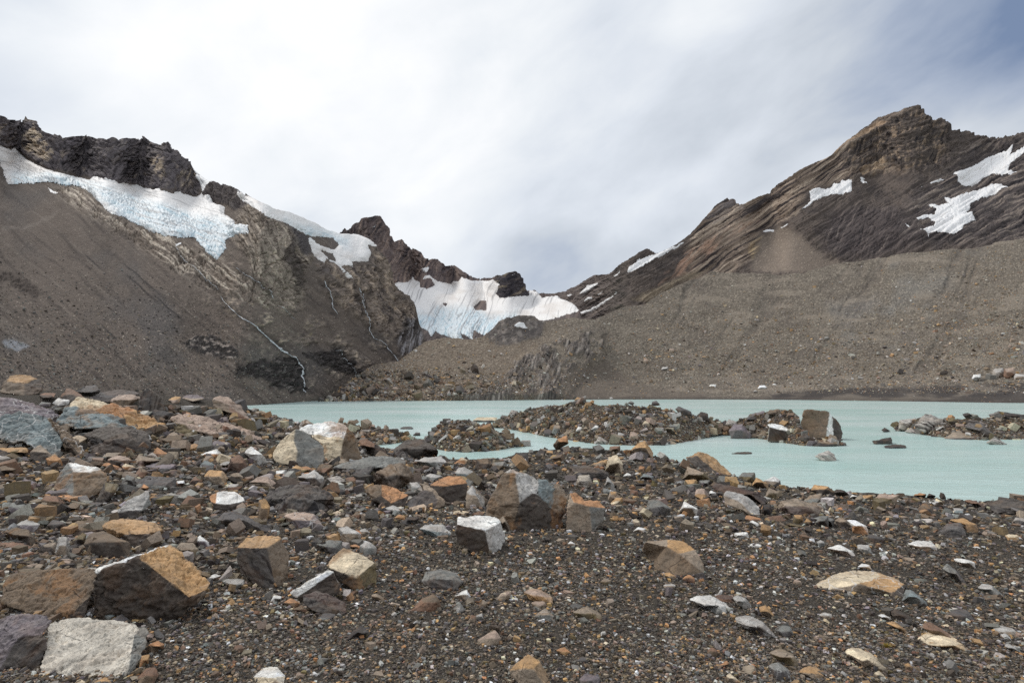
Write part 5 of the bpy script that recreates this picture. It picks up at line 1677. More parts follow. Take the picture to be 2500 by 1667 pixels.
H("long low beige boulder, cracked across its back, on the gravel at right", "the low beige boulder", 'N',
  "610,712,9 750,640,.6 900,615,.8 1180,630,.85 1382,692,.6 1376,740,.4 1340,832,.0 1272,786,9 1190,776,9 1010,768,9 830,752,9 738,742,9 1275,760,.2 1000,690,.3",
  "C:0 1 13 11;C:1 2 3 13;T:3 4 12 13;V:11 13 9 10;V:13 12 7 8 9;D:4 5 6 7 12", 'sv')
H("tent-shaped grey-green boulder with cream left face, middle of the left bank", "the tent-shaped boulder", 'I',
  "740,328,.5 545,552,.05 610,430,.25 730,420,.35 760,520,.15 740,605,.03 600,595,.0 860,370,.6 970,460,.6 982,562,.4 930,645,.08",
  "C:0 2 1 6 5 4 3;G:0 3 4 5 10 9 8 7", '')
H("pale cream boulder streaked with rust, brown broken right end, behind the tent-shaped boulder", "the rust-streaked pale boulder", 'I',
  "755,335,.5 800,300,.65 990,262,.85 1110,270,.85 1172,310,.7 1140,400,.35 1110,540,.2 980,572,.12 960,450,.3 860,370,.45 1222,380,.7 1302,572,.5 1262,602,.28 1112,584,.08",
  "W:0 1 2 3 4 5 9;C:9 5 6 7 8;B:4 10 11 12 13 6 5", 'rh')
Q('I', "490,900 540,850 600,805 760,783 880,790 990,832 1062,900 1042,970 960,1022 800,1026 600,1012 530,970", 'k', 'K', 'f', "long black crumbly boulder beside the standing tan stone, left of the gravel flat", short="the black crumbly boulder")
H("orange wedge-shaped block with dark front edge, behind the gravel flat", "the orange wedge block", 'I',
  "1450,780,.6 1540,800,.72 1668,872,.5 1530,932,.08 1450,872,.2 1310,842,.2 1352,790,.5 1400,892,.05 1642,962,.2 1540,977,0 1478,950,.0 1360,905,.05",
  "O:0 1 2 3 4;B:0 4 7 5 6;D:4 3 10 11 7;D:3 2 8 9 10", '')
H("rounded block with smooth tan-orange top and dark brown front, left of the split boulder", "the tan-roofed block", 'I',
  "1842,782,.3 1960,720,.8 2100,705,.85 2152,772,.6 1960,795,.22 2164,872,.4 2100,922,.12 2000,934,0 1888,862,.1", "O:0 1 2 3 4;D:0 4 3 5 6 7 8", '')
H("grey domed boulder with a tan-brown flank, in front of the tan-roofed block", "the grey domed boulder", 'I',
  "1640,942,.1 1700,880,.3 1800,830,.5 1870,842,.5 1912,912,.3 1890,975,.05 1760,980,.0 1650,972,.0 1760,772,.8 1830,780,.8 1972,920,.5 1960,952,.3 1790,800,.7",
  "g:0 1 2 3 4 5 6 7;V:12 8 9 10 11 5 4 3 2", '')
Q('I', "1060,642 1200,600 1400,550 1530,545 1640,590 1645,640 1500,640 1400,690 1320,725 1150,692 1080,672", 'G', 'g', 'h', "long grey ridge-backed boulder lying behind the dark brown flaky one", short="the grey ridge-backed boulder")
Q('I', "1340,762 1400,682 1500,620 1600,600 1692,640 1702,722 1620,802 1550,832 1450,785 1360,775", 'B', 'D', 'fd', "dark brown flaky boulder at the foot of the grey ridge-backed boulder", short="the dark brown flaky boulder")
Q('I', "1538,500 1640,430 1740,403 1840,440 1918,502 1902,545 1720,565 1640,582 1590,562", 'D', 'k', 'f', "blackish pyramid-shaped boulder at the water's edge by the small rubble island", short="the blackish shore boulder")
Q('I', "1265,420 1310,398 1390,440 1487,512 1482,552 1400,555 1320,512 1270,462", 'R', 'D', 'h', "reddish tilted slab between the rust-streaked pale boulder and the water")
Q('I', "970,782 1000,730 1090,708 1162,750 1152,792 1050,804 980,822", 'L', 'V', 'bh', "small pale banded boulder behind the black crumbly boulder")
Q('I', "752,722 840,690 900,660 985,732 972,795 900,795 800,772", 'L', 'k', '', "small pyramid stone, dark left and pale right, under the tent-shaped boulder")
# the slabs on the left bank
H("grey-green slab with a purple back and long tan edge, at the left edge", "the grey-green slab", 'G',
  "-30,400,.25 150,350,.4 385,402,.42 460,510,.3 522,580,.2 490,655,.08 430,695,0 330,645,0 180,595,.05 60,605,.05 -30,545,.05 -30,225,.95 200,270,.9 400,330,.8 472,390,.6 420,418,.45 640,600,.25 742,735,.05 700,722,.0 530,575,.12",
  "S:0 1 2 3 4 5 6 7 8 9 10;P:11 12 13 14 15 2 1 0;B:2 15 16 17 18 19 3", 'v')
H("long slab with cream and rust top edge and blue-grey side, largest on the left bank", "the rust-edged long slab", 'G',
  "552,302,.45 642,243,.75 760,262,.8 900,288,.85 1100,338,.82 1352,470,.6 1232,562,.28 1000,405,.38 780,350,.42 448,432,.25 1090,575,.1 900,480,.08 610,495,.03 1342,522,.5 1242,615,.18",
  "C:0 1 2 3 8;O:3 4 7 8;T:4 5 6 7;S:0 8 7 6 10 11 12 9;B:5 13 14 6", 'r')
Q('G', "698,545 760,510 900,468 1050,480 1200,530 1240,600 1222,685 1000,705 760,695 718,650", 'D', 'K', 'fh', "black-brown layered boulder in front of the rust-edged long slab", short="the black-brown layered boulder")
H("stack-like layered boulder with a flat tan cap on the bank's crest, far left", "the flat-capped layered boulder", 'G',
  "15,140,.3 80,60,.6 200,45,.75 312,80,.65 200,118,.3 60,110,.3 348,130,.5 332,192,.2 200,218,.0 60,195,.02 -5,180,.1", "T:1 2 3 4 5;B:0 1 5 4 8 9 10;D:4 3 6 7 8", 'fh')
H("dark upright slab with brown ribs, standing on the crest of the left bank", "the dark upright slab", 'G',
  "1128,345,.1 1150,220,.3 1200,150,.4 1250,180,.4 1342,262,.4 1362,332,.2 1280,365,.0 1200,352,.0 1240,300,.12", "K:0 1 2 3 8 7;D:3 4 5 6 8;D:8 6 7", 'fx')
Q('G', "728,242 840,190 1000,173 1100,185 1142,212 1000,222 880,275 790,262", 'g', 'k', 'h', "curved dark grey slab arching left of the dark upright slab")
Q('G', "878,272 980,215 1110,213 1152,242 1040,315 960,300", 'N', 'B', 'fu', "tan crumpled rock tucked under the curved dark grey slab")
Q('G', "490,232 550,163 600,168 692,232 640,254 560,275", 'R', 'D', 'fu', "small reddish-brown ribbed rock on the bank's crest near the flat-capped boulder")
Q('G', "600,185 700,138 790,133 824,190 700,196", 'g', 'K', 'fh', "thin black slab on the bank's crest behind the reddish-brown ribbed rock")
Q('G', "422,282 480,238 577,260 560,295 470,305", 'W', 'L', '', "white chip in front of the reddish-brown ribbed rock")
H("pinkish stepped boulder on the bank's crest where the lake begins", "the pinkish stepped boulder", 'G',
  "1738,245,.3 1800,223,.6 1882,228,.7 1900,270,.5 1985,302,.55 2055,425,.2 1990,445,.02 1900,365,.02 1750,315,.08 1870,300,.3", "N:0 1 2 3 9;N:3 4 5 9;B:0 9 7 8;R:9 5 6 7", 'fh')
H("long tilted grey-pink slab with a square ochre end, below the pinkish stepped boulder", "the grey-pink long slab", 'G',
  "1400,402,.35 1500,368,.75 1700,408,.75 2000,488,.6 2185,592,.3 2100,605,.1 1950,595,.05 1620,512,.1 1415,425,.12 1605,525,.08 1582,575,.0 1418,520,.0", "N:0 1 2 3 4 5 6 7 8;Y:8 7 9 10 11", '')
Q('G', "1218,382 1270,333 1420,358 1432,412 1300,432", 'K', 'D', 'h', "small black slab with a pale notch, between the upright slab and the long pink one")
H("large brown boulder with ochre stains and a white-grey crown, left of the black log-shaped rock", "the ochre-stained boulder", 'G',
  "425,972,.25 480,880,.4 560,768,.6 700,788,.65 832,822,.6 882,882,.45 862,985,.15 720,1065,.0 600,1035,.0 500,1005,.08 600,840,.42 740,850,.4", "G:0 1 2 10;W:2 3 4 11 10;B:10 11 5 6 7 8;G:0 10 8 9;V:11 4 5", 'r')
Q('G', "780,1092 860,930 975,948 952,1010 860,1095", 'Y', 'D', 'fd', "olive-brown slab leaning on the ochre-stained boulder's right side")
H("pale grey pyramid rock with dark foot on the left bank", "the pale pyramid rock", 'G',
  "945,1182,.05 1050,1080,.35 1212,998,.6 1222,1040,.5 1160,1165,.15 1100,1236,.0 958,1226,.0 1080,1160,.12 1240,1120,.4", "L:0 1 2 3 4 7;k:0 7 5 6;G:3 8 4;k:7 4 5", '')
Q('G', "1208,1062 1300,1030 1430,1038 1434,1092 1320,1114 1230,1104", 'k', 'K', 'fh', "short black log-shaped rock right of the pale pyramid rock")
Q('G', "680,1440 740,1350 850,1328 950,1380 1060,1420 1112,1500 1050,1545 900,1556 720,1510", 'B', 'D', 's', "smooth rounded brown boulder behind the big tan-topped boulder", short="the rounded brown boulder")
Q('G', "828,1292 870,1258 1000,1233 1270,1268 1352,1322 1322,1400 1250,1475 1100,1465 960,1405", 'T', 'k', 'fh', "layered boulder with a pale flaking top and black hollow front, near the rounded brown boulder", short="the flaking layered boulder")
Q('G', "518,1322 640,1248 840,1258 902,1312 740,1375 620,1365", 'B', 'D', '', "smooth brown slab left of the flaking layered boulder")
H("low block with a rust and white top and dark brown front on the left bank", "the rust-and-white block", 'G',
  "1712,1055,.3 1780,1010,.65 1930,1003,.75 1992,1050,.5 2002,1085,.3 1862,1112,.05 1770,1102,.08 2012,1142,.2 1980,1175,.05 1770,1165,.0 1732,1090,.1", "O:0 1 6 10;W:1 2 3 4 5 6;D:10 6 5 4 7 8 9", '')
Q('G', "1768,1245 1830,1188 1900,1170 2230,1290 2212,1345 2050,1336 1840,1305", 'g', 'k', 'h', "long dark grey tapering boulder with an orange end, right of the pale pyramid rock", short="the long dark tapering boulder")
# right shore
H("slanting brown slab with a flat tan roof, at the tip of the stony point", "the tan-roofed shore slab", 'J',
  "1980,488,.5 2100,447,.85 2200,500,.8 2305,590,.6 2308,614,.35 2232,604,.15 2060,480,.4 2180,604,.0 2060,565,.03 2000,522,.2", "T:0 1 2 3 4 5 6;D:0 6 5 7 8 9", 'fd')
Q('J', "1580,442 1640,388 1690,368 1752,460 1742,494 1640,475", 'T', 'V', '', "upright tan rock on the stony point with the lake behind it", short="the upright tan rock")
Q('J', "1400,582 1430,488 1490,468 1532,540 1522,614 1450,605", 'C', 'V', '', "cream rounded rock below the upright tan rock", short="the cream point rock")
Q('J', "1128,612 1150,560 1300,548 1432,600 1422,642 1300,656 1150,652", 'D', 'K', 'fh', "flat dark ledge-like rock on the gravel behind the split boulder", short="the flat dark ledge rock")
Q('J', "1188,692 1210,620 1290,608 1312,680 1270,714", 'C', 'V', 'bh', "pale rock with dark bands in front of the flat dark ledge rock")
Q('J', "1400,702 1420,623 1472,690 1462,728", 'L', 'G', '', "pale grey spike standing right of the banded rock")
Q('J', "1028,402 1060,358 1130,328 1142,390 1050,432", 'O', 'B', '', "orange-tan block at the left end of the stony point")
Q('J', "1690,882 1715,798 1780,790 1882,860 1862,904 1760,914", 'G', 'g', '', "plain grey boulder alone on the gravel right of the orange-topped block", short="the plain grey boulder")
Q('J', "1938,872 1970,803 2072,860 2062,912 2000,914", 'W', 'B', 'd', "stone with a bright white right end, beside the plain grey boulder")
H("large pale grey slab-like boulder with a smooth pointed face, on the right shore", "the pale pointed slab", 'K',
  "193,762,.5 215,728,.7 330,748,.7 442,830,.5 467,912,.1 430,914,.02 330,865,.05 205,822,.2 300,800,.4", "L:0 1 2 3 8;L:3 4 5 8;V:0 8 5 6 7", '')
Q('K', "88,702 150,683 420,748 502,792 492,834 400,790 250,760", 'M', 'k', 'h', "long maroon slab lying behind the pale pointed slab")
Q('K', "573,862 610,808 720,788 902,850 882,904 700,904", 'V', 'M', 'fh', "broad brown boulder with pale crest and dark purple front on the right shore", short="the broad purple-brown boulder")
H("small block with white top and black end at the right shore's waterline", None, 'K',
  "480,655,.3 560,623,.7 602,652,.6 618,715,.2 545,693,.05 590,665,.35", "W:0 1 2 5;k:5 2 3 4;V:0 5 4", '', None, 'stone', 'stone')
Q('K', "398,692 430,633 522,680 512,714 460,708", 'T', 'B', '', "tan pointed stone left of the small block with the white top")
Q('K', "288,642 330,598 420,598 427,662 350,664", 'G', 'Y', '', "olive-grey block at the water's edge near the tan-roofed shore slab")
Q('K', "818,722 850,688 950,698 1012,752 900,756", 'T', 'D', 'h', "low tan-brown slab at the water's edge, middle of the right shore")
Q('K', "1278,792 1310,748 1460,758 1422,824 1300,826", 'N', 'Y', '', "pinkish-purple rock with ochre underside on the right shore", short="the pinkish-purple rock")
Q('K', "1588,852 1640,808 1702,850 1702,905 1610,904", 'B', 'D', 'r', "brown rounded block with an ochre corner, right of the pinkish-purple rock")
Q('K', "1558,762 1600,743 1652,753 1642,782", 'O', 'D', '', "small orange-topped stone at the water's edge")
Q('K', "2078,812 2230,798 2352,808 2420,850 2352,884 2150,894", 'D', 'k', 'fh', "long dark boulder at the water's edge by the right edge of the photo", short="the long dark edge boulder")
Q('J', "728,512 760,453 850,453 857,532 800,514", 'k', 'K', '', "blocky black boulder at the water's edge, in front of the largest island's left end", short="the blocky black shore boulder")
# lake and islands
H("huge grey-brown slab boulder on the middle island, its right end striped dark and white", "the huge striped-end slab", 'K',
  "738,292,.3 770,148,.5 800,144,.55 960,160,.6 925,365,.05 880,368,.0 760,332,.05 1000,210,.7 1047,300,.6 1042,358,.3 985,362,.12 975,190,.62", "B:0 1 2 3 4 5 6;W:3 11 10 4;D:11 7 8 9 10", '', 46.5)
H("wedge boulder with pale top ridge and brown side, beside the huge slab", "the pale-ridged wedge", 'K',
  "508,252,.25 540,244,.5 732,290,.6 738,322,.4 720,318,.15 520,268,.12 600,372,.0 513,368,.0", "W:0 1 2 3 4 5;D:5 4 6 7;k:4 3 6", '', 45.4)
Q('K', "233,302 270,248 330,250 402,332 380,352 250,358", 'P', 'g', '', "mauve-grey triangular boulder in the water at the middle island's left end", 'lake')
Q('K', "208,252 230,213 312,240 280,284", 'L', 'g', 'bd', "striped pale stone behind the mauve-grey triangular boulder", 'slab')
Q('K', "358,217 380,180 490,156 502,180 420,214", 'P', 'g', 'h', "flat mauve slab on top of the middle island", 'slab')
Q('K', "512,180 520,150 590,142 640,150 600,185", 'B', 'D', 'h', "brown block on the middle island's top edge", 'slab')
Q('K', "738,352 780,308 862,380 800,394", 'D', 'k', 'fu', "dark leaning flake at the foot of the huge striped-end slab", 'slab')
Q('K', "828,408 860,380 970,358 1042,400 930,414", 'B', 'k', 'h', "low layered boulder in the shallows below the huge striped-end slab", 'lake')
Q('K', "848,482 880,458 950,438 985,460 1017,517 920,519", 'W', 'L', 'bd', "white boulder with dark stripes alone in the open water", 'lake', short="the white striped boulder")
Q('K', "1258,372 1400,343 1410,390 1280,398", 'D', 'k', 'h', "dark tilted slab in the water, upper of the pair right of the middle island", 'lake')
Q('K', "1338,408 1430,394 1510,403 1517,427 1370,428", 'D', 'K', 's', "dark flat rounded rock awash, lower of the pair right of the middle island", 'lake')
Q('K', "246,464 300,455 400,453 406,466 300,470", 'D', 'k', '', "thin sliver of dark rock barely above the water, off the tan-roofed shore slab", 'lake')
Q('K', "1328,292 1350,273 1397,300 1350,310", 'D', 'k', '', "small dark pointed rock in the water off the right-hand island's tip", 'lake')
Q('K', "1448,285 1458,223 1582,203 1562,262 1500,290", 'W', 'V', 'bd', "white and brown striped block at the left tip of the right-hand island", 'striped')
Q('K', "1558,264 1640,178 1680,178 1802,240 1822,288 1640,304", 'G', 'D', 'bd', "large slanting striped boulder on the right-hand island", 'striped', short="the slanting striped boulder")
Q('K', "1498,302 1540,278 1642,330 1600,344", 'L', 'g', 'bd', "small striped slab at the foot of the slanting striped boulder", 'striped')
Q('K', "1798,232 1830,196 1892,230 1872,268", 'Y', 'D', '', "olive-brown stone right of the slanting striped boulder", 'striped')
Q('K', "1772,352 1850,298 2000,293 2122,350 2080,384 1850,379", 'V', 'g', 's', "broad smooth brown-grey boulder at the right-hand island's waterline", 'striped', short="the smooth waterline boulder")
Q('K', "1928,272 1960,238 2040,238 2162,340 2100,352 2000,292", 'g', 'K', 'fu', "dark flaky slab leaning over the smooth waterline boulder", 'striped')
Q('K', "2118,184 2170,161 2352,188 2400,210 2200,200", 'k', 'K', 'h', "dark flat slab on top of the right-hand island near the photo's edge", 'striped')
Q('K', "2078,384 2140,343 2232,392 2190,402", 'L', 'k', 'bd', "striped flake in the shallows right of the smooth waterline boulder", 'lake')
IS = [("1183,78 1205,53 1237,70 1232,92", 'T', 'V', "tan stone perched highest on the largest island"), ("1563,98 1590,81 1617,100 1600,114", 'G', 'k', "grey stone alone on the largest island's skyline"),
      ("1733,112 1742,88 1770,81 1802,112 1760,117", 'g', 'k', "dark cap-shaped stone on the right half of the largest island's skyline"),
      ("708,186 730,148 782,158 772,188", 'g', 'k', "dark banded stone at the upper left end of the largest island"), ("1018,312 1040,253 1092,263 1092,312 1050,324", 'V', 'G', "grey-tan block low on the largest island's left half"),
      ("1098,290 1120,240 1160,232 1150,290", 'R', 'D', "brown tilted slab beside the grey-tan block on the largest island"), ("820,235 840,205 895,200 900,232 850,245", 'N', 'R', "reddish block on the largest island's left slope"),
      ("1190,300 1215,262 1250,275 1240,310", 'W', 'L', "upright white stone low on the largest island"), ("1300,290 1330,255 1370,262 1350,300", 'W', 'G', "white-grey stone right of the upright white one on the largest island"),
      ("1573,365 1585,300 1642,318 1642,372", 'N', 'V', "pinkish ribbed block low on the largest island's right half"), ("1905,140 1930,122 2020,160 2030,185 1940,178", 'g', 'k', "large dark slab on the largest island's right shoulder"),
      ("2060,190 2090,162 2140,172 2150,225 2090,215", 'D', 'k', "dark rock at the right end of the largest island's crest"), ("1840,275 1870,248 1920,268 1910,296", 'G', 'g', "grey block on the largest island's right slope"),
      ("1328,392 1360,338 1442,382 1432,414", 'L', 'k', "cluster-like banded slab standing at the largest island's waterline"), ("1775,185 1790,160 1830,170 1820,192", 'C', 'T', "cream stone ringed by dark rubble on the largest island's upper right"),
      ("1660,260 1690,222 1740,235 1720,270", 'C', 'V', "pale tan slab in the middle of the largest island's right slope"), ("1480,345 1500,310 1545,320 1530,360", 'L', 'V', "pale rounded stone left of the pinkish ribbed block"),
      ("980,355 1000,335 1060,340 1070,360 1010,364", 'g', 'k', "dark rock in the shallows before the largest island's left half")]
for pts, tp, fr, lb in IS:
    Q('J', pts, tp, fr, 'bd' if 'banded' in lb else ('d' if 'slab' in lb else ''), lb, 'big')
IS2 = [("328,284 350,240 452,260 452,292 380,304", 'g', 'K', "dark slab crowning the small rubble island"), ("362,334 380,298 432,320 432,352", 'V', 'Y', "tan block in the middle of the small rubble island"),
       ("168,333 200,293 262,310 230,338", 'T', 'V', "tan slab on the small rubble island's left slope"), ("254,250 270,222 320,222 320,250", 'V', 'D', "brown block on the small rubble island's crest"),
       ("494,400 510,362 590,372 600,408 540,418", 'k', 'K', "black rock near the small rubble island's waterline"), ("390,450 420,420 500,430 520,452", 'g', 'k', "flat grey rock at the small rubble island's front edge"),
       ("690,395 720,385 775,392 790,408 710,412", 'k', 'K', "dark flake at the small rubble island's right tip")]
for pts, tp, fr, lb in IS2:
    Q('J', pts, tp, fr, '', lb, 'left')
Q('J', "453,224 480,206 560,200 632,205 622,228 540,238", 'C', 'g', 'h', "pale flat slab bridging the gap between the two rubble islands", 'lake')
Q('J', "538,262 570,218 612,280 600,294", 'k', 'K', '', "black spike of rock behind the small rubble island's right end", 'left')
Q('I', "1598,322 1630,307 1700,307 1714,322 1640,330", 'g', 'k', '', "low dark rock awash in the lake beyond the rubble spit", 'lake')
Q('I', "1700,382 1730,352 1768,355 1770,384", 'g', 'k', '', "small dark rock in the lake at the rubble spit's tip", 'lake')
Q('I', "1335,340 1355,283 1395,290 1402,340", 'N', 'R', '', "pinkish block standing on the rubble spit", 'spit')
Q('I', "765,318 790,262 830,246 910,295 860,305 780,322", 'T', 'D', 'bd', "striped brown rock rising behind the rust-streaked pale boulder")
# far shore
Q('C', "765,1242 775,1215 800,1210 805,1235 785,1250", 'N', 'V', '', "egg-shaped pinkish boulder on the moraine slope", MO)
Q('C', "888,1292 905,1272 940,1270 942,1284 910,1298", 'L', 'k', '', "pale boulder with a dark underside on the moraine slope, below the egg-shaped one", MO)
Q('C', "945,1170 955,1140 985,1142 990,1165 960,1175", 'N', 'V', '', "pinkish boulder highest of the three on the moraine's pale rockfall", MO)
Q('C', "960,1205 968,1188 988,1190 985,1208", 'L', 'V', '', "small pale boulder just below the highest pinkish one on the moraine", MO)
Q('C', "1225,1405 1240,1392 1280,1392 1278,1412 1240,1415", 'W', 'V', '', "white boulder on the beach across the lake, left of the others there", MO)
Q('C', "1565,1422 1580,1398 1620,1400 1635,1415 1610,1428", 'W', 'G', '', "largest white boulder on the beach across the lake", MO)
Q('C', "1533,1446 1548,1430 1570,1440 1560,1452", 'L', 'k', '', "small white boulder just in front of the largest white one across the lake", MO)
Q('C', "1665,1395 1680,1385 1705,1395 1690,1404", 'W', 'V', '', "small flat white stone right of the largest white boulder across the lake", MO)
Q('F', "2090,1075 2095,1010 2180,1000 2190,1060 2130,1085", 'W', 'V', 'bd', "white striped boulder in the rock heap across the lake at far right", MO)
Q('F', "1920,1095 1940,1055 2000,1050 2000,1080 1960,1110", 'W', 'G', '', "white angular boulder left of the striped one across the lake", MO)
Q('F', "2185,1070 2190,1005 2270,1000 2290,1060 2220,1085", 'N', 'R', '', "pinkish boulder joined to the striped one across the lake", MO)
Q('F', "2265,1085 2280,1050 2352,1055 2400,1080 2320,1092", 'L', 'V', 'h', "long pale boulder at the photo's right edge across the lake", MO)
Q('B', "935,1365 960,1345 1005,1348 990,1372", 'N', 'V', '', "pinkish block in the debris at the lake's head, left of centre", MO)
Q('B', "990,1470 1010,1445 1050,1450 1045,1475", 'V', 'D', '', "brown block low in the debris at the lake's head", MO)
Q('B', "1010,1430 1030,1408 1068,1415 1055,1436", 'N', 'V', '', "pale brown block above the low one in the lake-head debris", MO)
Q('B', "1355,1398 1370,1386 1445,1384 1440,1402 1400,1408", 'V', 'g', 'h', "long flat slab lying in the debris at the lake's head", MO)
